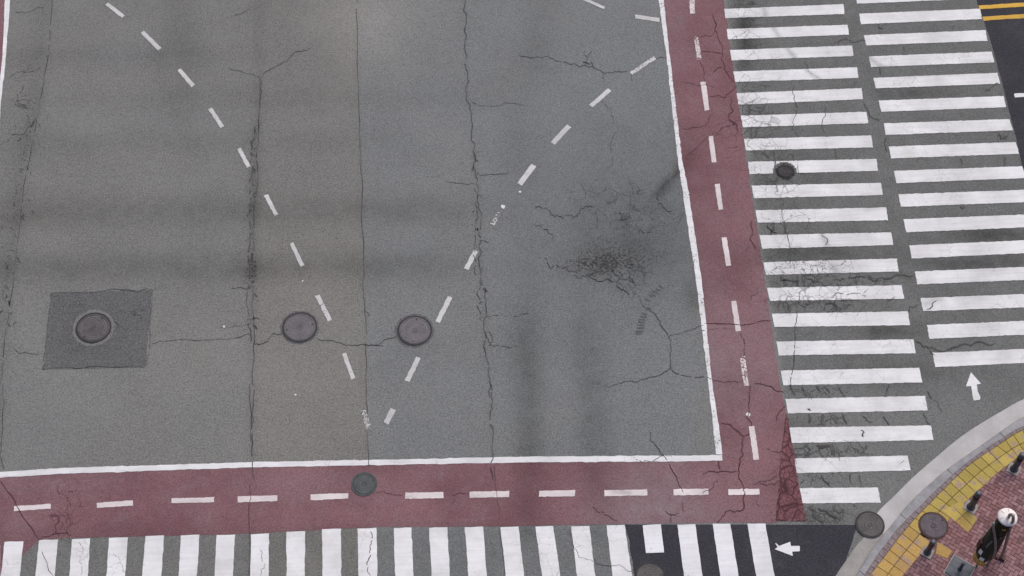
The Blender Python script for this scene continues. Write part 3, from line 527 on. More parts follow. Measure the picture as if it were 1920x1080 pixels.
cr = [ # (points, width m, wobble, gap)
 (J1, .026, .02, .12), ([(487,143)]+[(u+3, v) for u, v in J2 if v > 200], .032, .03, .12), ([(u-5, v+3) for u, v in J2 if 200 < v < 700], .04, .10, .3), (J3, .022, .02, .08), (J4, .036, .13, .06),
 ([(u-6, v) for u, v in J4 if 340 < v < 640], .028, .16, .3),
 (c2(0,0,(1470,432),(1540,380),(1620,335),(1690,290),(1760,262)), .022, .1, .1), (c2(0,0,(1470,432),(1380,410),(1280,375)), .018, .1, .1), (c2(0,0,(1465,432),(1468,480),(1455,560)), .03, .15, 0),
 (c2(0,0,(1290,95),(1380,62),(1480,15)), .016, .08, .3), (c2(0,0,(90,70),(180,60),(250,35)), .025, .1, .2), (c2(0,0,(50,430),(140,405),(230,375)), .018, .1, .2), (c2(0,0,(60,760),(150,735),(215,650)), .025, .2, .1), (c2(0,0,(110,440),(130,500),(90,560),(160,620),(180,700)), .02, .25, .3),
 (c2(640,0,(1000,305),(1110,318),(1160,315),(1240,348),(1330,370),(1415,375),(1470,405),(1540,400),(1610,395)), .028, .12, .04), (c2(640,0,(1370,285),(1390,330),(1360,350),(1395,355)), .03, .2, 0), (c2(640,0,(1415,285),(1385,325)), .025, .2, 0), (c2(640,0,(1405,345),(1420,370)), .05, .1, 0), (c2(640,0,(1365,345),(1400,357)), .05, .1, 0), (c2(640,0,(1470,405),(1480,470)), .014, .1, .3),
 (c2(640,0,(730,572),(770,590),(850,597),(950,580),(1040,585)), .022, .08, .05), (c2(640,0,(775,988),(860,980),(940,972)), .022, .06, .05), (c2(640,0,(470,992),(580,985)), .012, .06, .3), (c2(640,0,(580,1022),(660,1030),(755,1035)), .018, .06, .1), (c2(640,0,(720,250),(560,300)), .010, .1, .5),
 (c2(640,0,(1550,735),(1525,770),(1520,840),(1525,930),(1500,960)), .018, .12, .15), (c2(640,0,(1470,560),(1520,610),(1530,700)), .014, .15, .3), (c2(640,0,(1630,420),(1640,460)), .018, .1, 0), (c2(640,0,(1920,950),(1850,1010),(1790,1075)), .02, .1, .1), (c2(640,0,(1770,325),(1830,320)), .02, .1, 0),
 (c2(0,360,(850,855),(920,840),(1010,828),(1120,836),(1210,830),(1300,825),(1420,795)), .018, .06, .08), (c2(0,360,(1430,850),(1490,845),(1530,800),(1590,795)), .026, .1, 0), (c2(0,360,(1780,820),(1850,835),(1920,850),(2040,855),(2110,862),(2160,865)), .024, .08, .05), (c2(0,360,(1220,762),(1320,752),(1420,742)), .014, .08, .2), (c2(0,360,(1300,540),(1350,535),(1410,542)), .028, .1, .1), (c2(0,360,(80,880),(110,908),(230,912)), .018, .1, .1), (c2(0,360,(860,550),(900,530)), .014, .1, .2), (c2(0,360,(1405,720),(1430,710),(1460,712)), .03, .2, 0),
 (c2(640,360,(140,865),(200,862),(240,830),(310,810)), .026, .1, 0), (c2(640,360,(130,655),(160,690),(135,730)), .018, .15, 0), (c2(640,360,(830,780),(855,830),(835,860),(900,865),(1000,868)), .024, .15, .05), (c2(640,360,(810,790),(830,870)), .028, .15, 0), (c2(640,360,(820,700),(1000,700),(1060,680)), .016, .12, .3), (c2(640,360,(140,932),(200,925)), .014, .1, .2),
 (c2(640,360,(1670,580),(1720,660),(1790,720),(1835,800),(1858,880),(1850,990),(1800,1025),(1700,1055),(1560,1080)), .028, .1, .02), (c2(640,360,(1835,805),(1920,798)), .02, .08, .1), (c2(640,360,(1850,992),(1920,1030),(2060,1040),(2080,1055)), .024, .1, .04), (c2(640,360,(1560,1080),(1400,1070)), .014, .1, .3),
 (c2(640,360,(1300,470),(1420,490),(1510,495),(1580,545),(1620,580)), .035, .2, .02), (c2(640,360,(1480,380),(1520,430),(1560,470),(1620,480),(1650,520)), .04, .22, .05), (c2(640,360,(1620,370),(1650,420),(1620,470),(1640,510)), .045, .25, .05), (c2(640,360,(1090,90),(1180,120),(1250,150),(1330,130),(1360,90),(1420,80)), .028, .25, .12), (c2(640,360,(1080,180),(1160,210),(1190,270)), .02, .25, .2), (c2(640,360,(1560,100),(1580,160),(1620,130)), .04, .25, .05), (c2(640,360,(1780,0),(1800,90),(1860,110)), .035, .25, .1), (c2(640,360,(1140,370),(1180,430),(1260,420),(1330,460)), .03, .25, .1), (c2(640,360,(770,270),(830,285)), .02, .1, 0), (c2(640,360,(1660,200),(1740,230),(1760,180)), .025, .3, .2),
 (c2(640,720,(835,75),(845,0)), .03, .1, 0), (c2(640,720,(1735,265),(1740,320),(1795,390),(1835,430)), .026, .1, 0), (c2(640,720,(1640,410),(1720,432),(1800,405),(1860,412)), .022, .2, .1), (c2(0,720,(1405,0),(1425,200),(1410,320)), .024, .06, 0), (c2(0,720,(18,0),(15,200),(0,400),(20,480)), .026, .04, 0),
 (c2(1280,360,(0,800),(60,770),(120,750)), .02, .08, 0),
 (c2(640,720,(1280,820),(1330,960),(1420,1000),(1540,1020),(1640,1055)), .018, .1, .05), (c2(640,720,(160,820),(170,900),(155,980),(165,1080)), .026, .2, .15), (c2(640,720,(890,810),(905,960),(915,1080)), .016, .05, .1), (c2(0,720,(235,940),(265,1010),(300,1080)), .02, .06, .05), (c2(0,720,(640,950),(690,1020),(710,1080)), .012, .2, .2), (c2(0,720,(1405,880),(1405,980),(1402,1080)), .028, .05, 0), (c2(0,720,(440,890),(470,930),(445,1000),(460,1080)), .012, .2, .2), (c2(0,720,(1460,930),(1480,1000),(1465,1080)), .014, .2, .2),
 (c2(0,360,(285,568),(400,560),(560,558),(700,551),(858,548)), .026, .04, .1), (c2(0,360,(675,552),(710,545),(760,550)), .06, .1, 0), (c2(0,360,(858,548),(845,700),(822,985)), .018, .02, .3), (c2(0,360,(822,987),(640,985),(440,992),(230,998)), .024, .04, .1), (c2(0,360,(285,568),(265,780),(240,995)), .016, .02, .4), (c2(0,360,(290,572),(310,580),(325,575)), .10, .1, 0), (c2(0,360,(238,985),(248,1000)), .06, .1, 0), (c2(0,360,(730,670),(770,690),(800,712)), .035, .25, 0), (c2(0,360,(760,660),(755,700)), .03, .25, 0), (c2(0,360,(785,655),(820,650)), .02, .2, 0), (c2(0,360,(460,870),(460,910)), .03, .1, 0), (c2(0,360,(450,610),(480,650)), .02, .2, .2), (c2(0,360,(640,730),(660,760)), .025, .2, 0),
 # zebra area
 (c2(1280,0,(690,340),(705,385),(730,420)), .02, .12, .05), (c2(1280,0,(865,330),(868,365)), .02, .1, 0), (c2(1280,0,(980,455),(960,480)), .022, .1, 0), (c2(1280,0,(850,240),(940,228),(1030,228)), .022, .1, .05), (c2(1280,0,(1110,375),(1115,420)), .035, .1, 0), (c2(1280,0,(1240,260),(1240,310)), .022, .15, 0), (c2(1280,0,(1520,140),(1515,180)), .016, .1, 0), (c2(1280,0,(630,480),(625,560),(640,640),(615,720),(650,760)), .022, .15, .1), (c2(1280,0,(800,600),(795,740),(815,770)), .018, .12, .1), (c2(1280,0,(510,850),(520,940)), .04, .1, 0), (c2(1280,0,(620,860),(630,900)), .04, .1, 0), (c2(1280,0,(440,860),(480,890),(500,850)), .045, .2, 0), (c2(1280,0,(460,990),(480,1030),(525,1010)), .05, .2, 0), (c2(1280,0,(850,840),(870,890)), .03, .15, 0), (c2(1280,0,(1010,570),(1050,640),(1110,680)), .022, .2, .05), (c2(1280,0,(1150,770),(1145,860)), .03, .2, 0), (c2(1280,0,(1780,480),(1700,510)), .03, .15, 0), (c2(1280,0,(1810,880),(1815,930)), .035, .15, 0), (c2(1280,0,(1560,890),(1570,930)), .02, .15, 0), (c2(1280,0,(1780,750),(1790,780),(1830,765)), .04, .3, 0), (c2(1280,0,(1095,150),(1130,160)), .03, .3, 0),
 (c2(1280,360,(560,40),(575,180),(600,300),(605,420)), .022, .06, .1), (c2(1280,360,(480,180),(530,235)), .045, .2, 0), (c2(1280,360,(500,240),(520,180)), .035, .2, 0), (c2(1280,360,(590,180),(575,230)), .05, .1, 0), (c2(1280,360,(550,470),(590,525)), .09, .1, 0), (c2(1280,360,(645,470),(640,525)), .09, .1, 0), (c2(1280,360,(560,500),(650,500)), .045, .1, 0), (c2(1280,360,(690,470),(740,510),(820,520),(850,490),(910,490)), .045, .2, 0), (c2(1280,360,(1040,470),(1070,500),(1140,490),(1180,478),(1300,470)), .05, .15, 0), (c2(1280,360,(940,490),(1030,480)), .03, .2, 0),
 (c2(1280,360,(600,650),(640,620),(680,640),(740,620)), .05, .25, 0), (c2(1280,360,(800,640),(800,670)), .03, .1, 0), (c2(1280,360,(800,628),(855,628),(870,655),(850,675)), .045, .12, 0), (c2(1280,360,(560,620),(590,680)), .03, .15, 0), (c2(1280,360,(655,560),(650,640),(630,760),(635,830),(625,910),(620,1000),(610,1080)), .022, .05, .1), (c2(1280,360,(1270,680),(1280,640),(1330,630)), .04, .15, 0), (c2(1280,360,(1305,845),(1380,875),(1440,890),(1510,885),(1560,860),(1640,850),(1760,850)), .045, .14, .03), (c2(1280,360,(1390,890),(1420,920)), .03, .15, 0), (c2(1280,360,(930,960),(930,990)), .025, .1, 0), (c2(1280,360,(1140,640),(1150,600),(1195,590)), .025, .2, 0), (c2(1280,360,(820,600),(860,570),(980,570),(1030,590)), .022, .15, .1), (c2(1280,360,(1370,660),(1430,610)), .03, .15, .1), (c2(1280,360,(780,240),(810,260),(800,300)), .03, .2, 0), (c2(1280,360,(1590,90),(1560,80)), .03, .2, 0),
 (c2(1280,720,(600,10),(630,60)), .06, .15, 0), (c2(1280,720,(670,20),(700,70)), .045, .15, 0), (c2(1280,720,(750,10),(775,50)), .05, .1, 0), (c2(1280,720,(790,20),(830,50)), .03, .2, 0), (c2(1280,720,(870,20),(910,75)), .03, .15, 0), (c2(1280,720,(1160,0),(1140,60)), .028, .15, 0), (c2(1280,720,(1375,40),(1400,85)), .035, .15, 0), (c2(1280,720,(1410,90),(1460,155)), .014, .15, .1), (c2(1280,720,(1360,155),(1395,230)), .04, .1, 0), (c2(1280,720,(790,170),(800,235)), .085, .08, 0), (c2(1280,720,(855,165),(870,225)), .07, .1, 0), (c2(1280,720,(900,165),(925,220)), .05, .1, 0), (c2(1280,720,(710,165),(715,220)), .06, .2, 0), (c2(1280,720,(1130,180),(1165,230)), .035, .1, 0), (c2(1280,720,(1010,180),(1070,220)), .025, .2, 0), (c2(1280,720,(690,340),(720,370),(690,400)), .05, .25, 0), (c2(1280,720,(750,345),(830,350),(850,395)), .05, .25, 0), (c2(1280,720,(930,340),(920,390)), .04, .15, 0), (c2(1280,720,(1030,340),(1040,370)), .03, .2, 0), (c2(1280,720,(780,505),(830,575)), .035, .1, 0), (c2(1280,720,(940,505),(950,560)), .025, .15, 0), (c2(1280,720,(990,510),(1005,575)), .03, .1, 0), (c2(1280,720,(690,540),(660,560)), .03, .15, 0), (c2(1280,720,(960,675),(980,695)), .03, .1, 0), (c2(1280,720,(720,690),(740,740),(800,770)), .05, .2, 0), (c2(1280,720,(850,680),(870,720),(910,700)), .05, .25, 0), (c2(1280,720,(760,700),(830,740),(890,770)), .05, .25, 0), (c2(1280,720,(1000,260),(1015,300)), .035, .25, 0), (c2(1280,720,(700,140),(720,150)), .07, .2, 0), (c2(1280,720,(1220,450),(1250,420)), .01, .1, .2),
]
V, Fc = [], []
for pts, wd, amp, gap in cr: crack_geo(V, Fc, pts, wd*.66, amp, .0145, gap)
for jj, off, n in ((J2, 4, 40), (J4, 4, 18), (J1, 14, 40)):     # short broken pieces along the old joints
    for _ in range(n):
        v0 = rng.uniform(200, 620); u0 = jx(jj, v0)+rng.normal(-off*.4, off)
        crack_geo(V, Fc, [(u0, v0), (u0+rng.normal(0, 3), v0+rng.uniform(3, 9))], rng.uniform(.012, .04), .25, .0145)
tag(link_mesh('road_cracks', V, Fc, M_CRACK), kind='stuff', label='dark cracks and open joints running across the worn asphalt', cat='cracks')
crr = [
 (c2(1280,720,(215,220),(265,225),(300,255),(345,295),(340,400),(320,450),(315,530),(345,580),(340,650),(345,700),(240,720),(190,775)), .035, .1, 0), (c2(1280,720,(345,295),(375,280),(365,285),(372,285)), .02, .1, 0), (c2(1280,720,(380,0),(375,100),(360,190),(385,240)), .024, .1, .05), (c2(1280,720,(110,510),(150,490),(240,490),(310,492)), .026, .1, .02), (c2(1280,720,(540,510),(460,550),(400,565)), .022, .12, .05), (c2(1280,720,(200,545),(160,590),(110,620)), .022, .12, .1), (c2(1280,720,(430,560),(520,565),(545,540)), .02, .12, .05), (c2(1280,720,(205,430),(212,480)), .03, .1, 0), (c2(1280,720,(580,120),(540,160),(525,210)), .03, .14, 0), (c2(1280,720,(470,360),(520,380),(570,385)), .022, .1, .05), (c2(1280,720,(400,0),(480,10),(570,50)), .024, .1, 0), (c2(1280,720,(585,180),(570,300),(545,500),(525,780)), .022, .04, .05), (c2(1280,720,(420,650),(430,690)), .014, .2, 0), (c2(1280,720,(0,660),(10,720)), .024, .1, 0),
 (c2(1280,0,(170,70),(190,140),(195,200),(215,240),(220,340),(250,410),(290,460)), .024, .14, .03), (c2(1280,0,(95,210),(160,205),(185,170)), .022, .12, 0), (c2(1280,0,(110,290),(160,290),(225,305)), .022, .1, 0), (c2(1280,0,(170,410),(220,380)), .018, .1, 0), (c2(1280,0,(100,345),(120,400),(125,470)), .024, .1, 0), (c2(1280,0,(0,460),(80,480),(180,490)), .02, .08, .05), (c2(1280,0,(150,540),(240,548),(290,500),(305,480)), .028, .12, 0), (c2(1280,0,(270,550),(285,620),(260,640),(270,680),(305,700),(310,740)), .028, .16, 0), (c2(1280,0,(190,760),(240,710),(300,700)), .022, .12, .05), (c2(1280,0,(160,640),(145,690),(100,715),(0,720)), .022, .12, .05), (c2(1280,0,(20,880),(120,790),(190,740)), .018, .08, .1),
 (c2(1280,360,(385,160),(395,230),(380,270),(410,320)), .028, .16, .05), (c2(1280,360,(380,300),(330,350)), .016, .15, .1), (c2(1280,360,(430,560),(385,580),(370,620)), .016, .12, .1), (c2(1280,360,(120,740),(200,740),(330,748),(420,728),(495,722)), .026, .05, 0), (c2(1280,360,(140,770),(280,772)), .012, .08, .2), (c2(1280,360,(325,790),(350,880),(350,920)), .018, .08, .1), (c2(1280,360,(350,1000),(345,1060)), .02, .2, 0), (c2(1280,360,(165,1055),(250,1065),(340,1060)), .018, .08, .1),
 (c2(0,720,(0,545),(80,650),(140,760),(215,865)), .03, .03, 0), (c2(0,720,(330,560),(330,610),(380,640),(400,690)), .018, .16, .1), (c2(0,720,(270,740),(330,745),(310,800),(330,860)), .022, .16, 0), (c2(0,720,(330,620),(440,600),(440,700)), .015, .16, .2), (c2(0,720,(210,870),(290,845),(320,840),(400,850)), .03, .15, 0), (c2(0,720,(360,720),(400,790),(370,840)), .016, .16, .1), (c2(0,720,(1405,560),(1412,640),(1405,820),(1405,880)), .022, .05, 0), (c2(0,720,(400,520),(460,560)), .012, .1, .2),
 (c2(640,720,(1835,435),(1870,500),(1900,570),(1925,610)), .024, .08, .02), (c2(640,720,(1410,690),(1500,740),(1555,770)), .022, .12, .05), (c2(640,720,(1820,715),(1860,735),(1900,728)), .03, .15, 0), (c2(640,720,(1850,780),(1870,735)), .022, .15, 0), (c2(640,720,(620,628),(700,618)), .018, .08, .1), (c2(640,720,(170,600),(300,625),(350,620)), .014, .1, .2), (c2(640,720,(860,450),(870,600),(890,760)), .014, .04, .1),
]
V, Fc = [], []
for pts, wd, amp, gap in crr: crack_geo(V, Fc, pts, wd*.66, amp, .0145, gap)
tag(link_mesh('lane_cracks', V, Fc, M_CRACK_RED), kind='stuff', label='dark red cracks branching over the red bicycle lanes', cat='cracks')
# skip skid mark: a ladder of short rubber bars
skc = G(1205, 590); sk = empty('skid_mark', (skc.x, skc.y, 0)); tag(sk, 'ladder of short dark tyre skid bars on grey asphalt near the worn edge line', 'skid mark')
for (x, y, w_, an) in [(1800,532,26,28),(1784,548,30,28),(1768,560,32,28),(1758,578,30,25),(1742,582,26,25),(1722,605,36,18),(1733,652,26,20),(1706,684,30,12),(1698,700,34,8),(1692,716,36,4),(1690,732,40,3),(1686,748,42,2),(1684,764,44,0),(1678,782,44,0),(1672,795,34,0)]:
    u, v = 640+x/3, 360+y/3; c, s = math.cos(math.radians(an)), math.sin(math.radians(an)); a, b = w_/6, 1.5
    V = [G(u+p*a*c-q*b*s, v+p*a*s+q*b*c, .012)-Vector((skc.x, skc.y, 0)) for p, q in ((-1,-.8),(0,-1),(1,-.7),(1,.8),(0,1),(-1,.7))]
    link_mesh('skid_bar', V, [(5, 4, 3, 2, 1, 0)], M_SKID, sk)
# stray blobs of white paint
for i, (u, v, r, lb) in enumerate([(567.3,526.7,.028,'small white paint dot between two dashes of the left curve'),(420,612.5,.035,'small white paint dot on the warm asphalt left of the blue-grey manhole'),(943.5,387.5,.07,'white paint dot left of the faint worn dash of the right curve'),(975,359.5,.035,'tiny white paint dot above the worn-away dash of the right curve'),(1403,777,.06,'small white paint fleck in the upright red lane above its lowest dash'),(554,740,.028,'pale paint fleck on warm asphalt below the left curve dashes')]):
    c = G(u, v, .012); n = 9
    V = [Vector((0, 0, .012))]+[Vector((math.cos(k*6.283/n)*r*rng.uniform(.7, 1.3), math.sin(k*6.283/n)*r*rng.uniform(.7, 1.3), .012)) for k in range(n)]
    o = link_mesh('paint_spot', V, [(0, 1+k, 1+(k+1) % n) for k in range(n)], M_WHITE, None, dict(smear=np.zeros(n+1), wear=np.full(n+1, .25), crackle=np.zeros(n+1), stain=np.zeros(n+1))); o.location = (c.x, c.y, 0); tag(o, lb, 'paint spot', 'stray paint spots')

# ------------------------------------------------------------------ manhole covers
def lathe(prof, n=56, jitter=0):
    V, Fc = [], []
    for k in range(n):
        a = 6.28318*k/n
        for r, z in prof: V.append((r*math.cos(a), r*math.sin(a), z))
    m = len(prof)
    for k in range(n):
        for i in range(m-1): Fc.append((k*m+i, ((k+1) % n)*m+i, ((k+1) % n)*m+i+1, k*m+i+1))
    return V, Fc
def box(V, Fc, cx, cy, cz, sx, sy, sz, rot=0.0):
    k = len(V); c, s = math.cos(rot), math.sin(rot)
    for dz in (-1, 1):
        for dx, dy in ((-1,-1),(1,-1),(1,1),(-1,1)):
            x, y = dx*sx/2, dy*sy/2; V.append((cx+c*x-s*y, cy+s*x+c*y, cz+dz*sz/2))
    for f in ((3,2,1,0),(4,5,6,7),(0,1,5,4),(1,2,6,5),(2,3,7,6),(3,0,4,7)): Fc.append(tuple(k+i for i in f))
def manhole(u, v, r, lid_m, rim_m, style, label, z=0.0, rot=0.3, ring=.042):
    c = G(u, v, z); t = empty('manhole_cover', (c.x, c.y, z), rot); tag(t, label, 'manhole cover', 'round manhole covers')
    Vr, Fr = lathe([(r, .004), (r, .017), (r-ring, .017), (r-ring-.004, .006)]); link_mesh('rim', Vr, Fr, rim_m, t)
    a = r-ring-.006
    prof = [(0, .018), (a*.14, .018), (a*.15, .027), (a*.19, .027), (a*.20, .018)]
    if style == 'rings':
        for q in (.38, .58, .78): prof += [(a*q, .018), (a*(q+.01), .026), (a*(q+.06), .026), (a*(q+.07), .018)]
    prof += [(a*.90, .018), (a*.91, .026), (a*.96, .026), (a*.97, .018), (a, .016), (a, .004)]
    Vl, Fl = lathe(prof); nl, nf = len(Vl), len(Fl)
    if style == 'studs':
        for q, n in ((.80, 40), (.68, 30)):
            for k in range(n):
                if rng.random() < .85: box(Vl, Fl, a*q*math.cos(6.283*k/n), a*q*math.sin(6.283*k/n), .021, a*.055, a*.085, .012, 6.283*k/n)
        for k in range(18): box(Vl, Fl, a*.5*math.cos(.35*k), a*.5*math.sin(.35*k), .020, a*.05, a*.03, .010, .35*k)
        for k in (-1, 0, 1): box(Vl, Fl, k*a*.055, 0, .026, a*.025, a*.16, .010, .5)
    else:
        n = 56 if style == 'rings' else 30
        for k in range(n): box(Vl, Fl, a*.85*math.cos(6.283*k/n), a*.85*math.sin(6.283*k/n), .021, a*.03, a*.04, .010, 6.283*k/n)
        for k in range(9): box(Vl, Fl, a*(.28+.06*(k % 3))*math.cos(.7*k), a*(.28+.06*(k % 3))*math.sin(.7*k), .020, a*.10, a*.035, .010, .7*k+1.57)
    lid = link_mesh('lid', Vl, Fl, lid_m, t); lid.data.materials.append(M_TREAD)
    for p in lid.data.polygons:
        if p.index >= nf: p.material_index = 1
    # two lifting slots
    for sgn in (-1, 1):
        Vs, Fs = [], []; box(Vs, Fs, sgn*a*.82, 0, .0235, a*.07, a*.10, .012); link_mesh('lifting_slot', Vs, Fs, M_IRON_RIM, t)
    return t
def ring_patch(u, v, r0, r1, mat, z):
    c = G(u, v, 0); V, Fc = [], []; n = 48
    for k in range(n):
        a = 6.28318*k/n; V += [(c.x+r0*math.cos(a), c.y+r0*math.sin(a), z), (c.x+r1*rng.uniform(.95, 1.03)*math.cos(a), c.y+r1*rng.uniform(.95, 1.03)*math.sin(a), z)]
    for k in range(n): j = (k+1) % n; Fc.append((2*k, 2*k+1, 2*j+1, 2*j))
    tag(link_mesh('asphalt_collar', V, Fc, mat, None, fields(V)), kind='structure')
ring_patch(175.5, 615, .40, .605, M_ROAD, .008); ring_patch(562, 614, .40, .56, M_PATCH, .0035); ring_patch(777, 620, .40, .57, M_PATCH, .0035)
manhole(175.5, 615, .505, M_IRON_BROWN, M_IRON_RIM, 'studs', 'brownish round manhole cover in the middle of the square dark asphalt patch', .004, .9)
manhole(562, 614, .50, M_IRON, M_IRON_RIM, 'studs', 'blue-grey round manhole cover between the joint and the left dash curve', 0, .2)
manhole(777.5, 620, .495, M_IRON, M_IRON_RIM, 'studs', 'blue-grey round manhole cover beside the cleanest dash of the right curve', 0, 1.4)
manhole(683, 908, .355, M_IRON_TEAL, M_IRON_TEAL, 'plain', 'small grey-green manhole cover set in the lower red bicycle lane', .004, .4)
manhole(1631, 984, .395, M_IRON_BROWN, M_IRON_RIM, 'rings', 'brown ringed manhole cover breaking the pale concrete gutter', .011, .7)
manhole(1219, 1081, .40, M_IRON_BROWN, M_IRON_RIM, 'rings', 'dotted manhole cover cut by the bottom edge on the dark repaved strip', .004, .1)
# black filled hole in the stripe
c = G(1471.5, 322); t = empty('valve_cover', (c.x, c.y, .003)); tag(t, 'small black round cover in ragged tar interrupting a zebra stripe', 'valve cover')
n = 44; V = [(0, 0, .0135)]+[(math.cos(k*6.283/n)*.27*rng.uniform(.86, 1.2), math.sin(k*6.283/n)*.27*rng.uniform(.86, 1.25), .0125) for k in range(n)]
link_mesh('tar_collar', V, [(0, 1+k, 1+(k+1) % n) for k in range(n)], M_TAR, t)
Vl, Fl = lathe([(0, .024), (.06, .024), (.07, .028), (.10, .028), (.11, .022), (.185, .022), (.19, .027), (.21, .027), (.215, .010)], 36); link_mesh('lid', Vl, Fl, M_IRON_RIM, t)

# ------------------------------------------------------------------ gutter, kerb and pavement
HK = .12
def R3(p): return o3(1280, 720, p)
far_top = [(2010,718),(2120,690),(2400,664),(3400,600)]; far_bot_a = [(1548,1110),(1538,1150),(1542,1230),(1580,1500),(1760,2300)]
gut_out = far_top[::-1] + R3([(1920,85),(1800,150),(1700,208),(1600,272),(1510,340),(1440,400),(1360,468),(1290,530),(1230,590),(1180,640),(1095,725)]) + [(1622,1005)] + R3([(980,905),(940,965),(900,1020),(860,1080)]) + far_bot_a
def shift(p, dx, dy): return [(a+dx, b+dy) for a, b in p]
kerb_out = shift(far_top, 6, 33)[::-1] + R3([(1920,185),(1800,260),(1700,330),(1600,400),(1520,455),(1450,510),(1370,580),(1300,645),(1240,710),(1190,775),(1150,825),(1105,880),(1070,925),(1030,985),(990,1060),(980,1080)]) + shift(far_bot_a, 42, 0)
kerb_in = shift(far_top, 10, 50)[::-1] + R3([(1920,235),(1780,315),(1700,367),(1620,425),(1550,480),(1480,545),(1400,620),(1330,692),(1260,760),(1200,825),(1150,890),(1100,955),(1060,1015),(1020,1080)]) + shift(far_bot_a, 56, 0)
yel_out = shift(far_top, 13, 57)[::-1] + R3([(1920,256),(1780,342),(1690,400),(1600,465),(1500,560),(1400,660),(1320,742),(1250,822),(1195,890),(1150,952),(1095,1020),(1050,1080)]) + shift(far_bot_a, 67, 0)
yel_in = shift(far_top, 24, 93)[::-1] + [(1920,853),(1900,866),(1883,877),(1862,894),(1840,915),(1815,937),(1795,955),(1772,985),(1755,1006),(1735,1030),(1716,1052),(1693,1080)] + shift(far_bot_a, 128, 0)
def curve(p, z, n): return resample([tuple(G(u, v, z)) for u, v in catmull(p, 6)], n)
def loft(name, A, B, mat, m=2, attrs=None, kind='structure'):
    n = len(A); V = [A[i]*(1-k/m)+B[i]*k/m for i in range(n) for k in range(m+1)]
    o = link_mesh(name, V, gridfaces(m, n-1), mat, None, attrs); return tag(o, kind=kind)
N = 420
go = curve(gut_out, .008, N); ko0 = curve(kerb_out, .008, N)
# match gutter stations by nearest normals: simple arc fraction, split where the cover breaks it
gi = int(np.argmin([np.linalg.norm(p[:2]-np.array(G(1631, 984)[:2])) for p in go]))
ki = int(np.argmin([np.linalg.norm(p[:2]-np.array(G(1650, 996)[:2])) for p in ko0]))
def halves(P, i, n): return resample(P[:i+1], n), resample(P[i:], n)
ga, gb_ = halves(go, gi, 220); ka, kb = halves(ko0, ki, 220)
loft('gutter', ga, ka, M_GUTTER, 3); loft('gutter', gb_, kb, M_GUTTER_OLD, 3)
# the kerb: granite stones, each with a front face and a rounded arris
ko, kn = curve(kerb_out, HK, N), curve(kerb_in, HK, N)
V, Fc = [], []
for i in range(N):
    a, b = ko[i], kn[i]; d = (b-a); d /= np.linalg.norm(d); f0 = a.copy(); f0[2] = -.02; a1 = a.copy(); a1[2] = HK-.015; a2 = a+d*.015
    V += [f0, a1, a2, a*.5+b*.5, b]
Fc = [(i*5+k, (i+1)*5+k, (i+1)*5+k+1, i*5+k+1) for i in range(N-1) for k in range(4)]
tag(link_mesh('kerb', V, Fc, M_KERB), kind='structure')
dk = np.r_[0, np.cumsum(np.linalg.norm(np.diff(ko, axis=0), axis=1))]; V, Fc = [], []
for s_ in np.arange(.5, dk[-1], 2.0):
    i = int(np.searchsorted(dk, s_)); i = min(max(i, 1), N-1)
    if abs(ko[i][0]) > 40: continue
    a, b = ko[i].copy(), kn[i].copy(); t = ko[i]-ko[i-1]; t = t/np.linalg.norm(t)*.008; a[2] = b[2] = HK+.002; k = len(V); V += [a-t, a+t, b+t, b-t]; Fc.append((k, k+1, k+2, k+3))
tag(link_mesh('kerb_joint', V, Fc, M_JOINT), kind='structure')
# strip of border brick between kerb and tiles
bo = curve(yel_out, HK-.003, N); kj = kn.copy(); kj[:, 2] = HK-.003
yi = curve(yel_in, HK, N)
V = list(kj)+[p+np.array([14, -30, 0]) for p in yi]            # mortar bed under all the paving
bed = loft('sidewalk_bed', np.array([p*1.0 for p in kj]) - np.array([0, 0, .008]), np.array([np.array([max(p[0], 8)+60, min(p[1], 16)-60, HK-.011]) for p in kj]), M_JOINT, 6)
def inside_right(px, py, poly):                               # is the point on the pavement side of an edge line?
    P = poly[:, :2]; d = np.linalg.norm(P-np.array([px, py]), axis=1); i = int(np.argmin(d)); i = min(max(i, 1), len(P)-2)
    t = P[i+1]-P[i-1]; q = np.array([px, py])-P[i]; return t[0]*q[1]-t[1]*q[0]    # > 0: left of travel
# border course: stones .2 x .07 along the kerb
cA = kn.copy(); dA = np.r_[0, np.cumsum(np.linalg.norm(np.diff(cA, axis=0), axis=1))]; dB = np.r_[0, np.cumsum(np.linalg.norm(np.diff(bo, axis=0), axis=1))]
def at(P, D, s): return np.array([np.interp(s, D, P[:, k]) for k in range(3)])
near = [i for i in range(N) if np.linalg.norm(kn[i][:2]-np.array(G(1760, 930)[:2])) < 9]
s0, s1 = dA[near[0]], dA[near[-1]]
def project(P, p):                                             # nearest point on a traced edge
    d = np.linalg.norm(P[:, :2]-p[:2], axis=1); i = int(np.argmin(d)); best = P[i]
    for j in (i-1, i):
        if 0 <= j < len(P)-1:
            a, b = P[j], P[j+1]; t = np.clip(np.dot((p-a)[:2], (b-a)[:2])/(np.dot((b-a)[:2], (b-a)[:2])+1e-9), 0, 1); q = a+(b-a)*t
            if np.linalg.norm((q-p)[:2]) < np.linalg.norm((best-p)[:2]): best = q
    return best.copy()
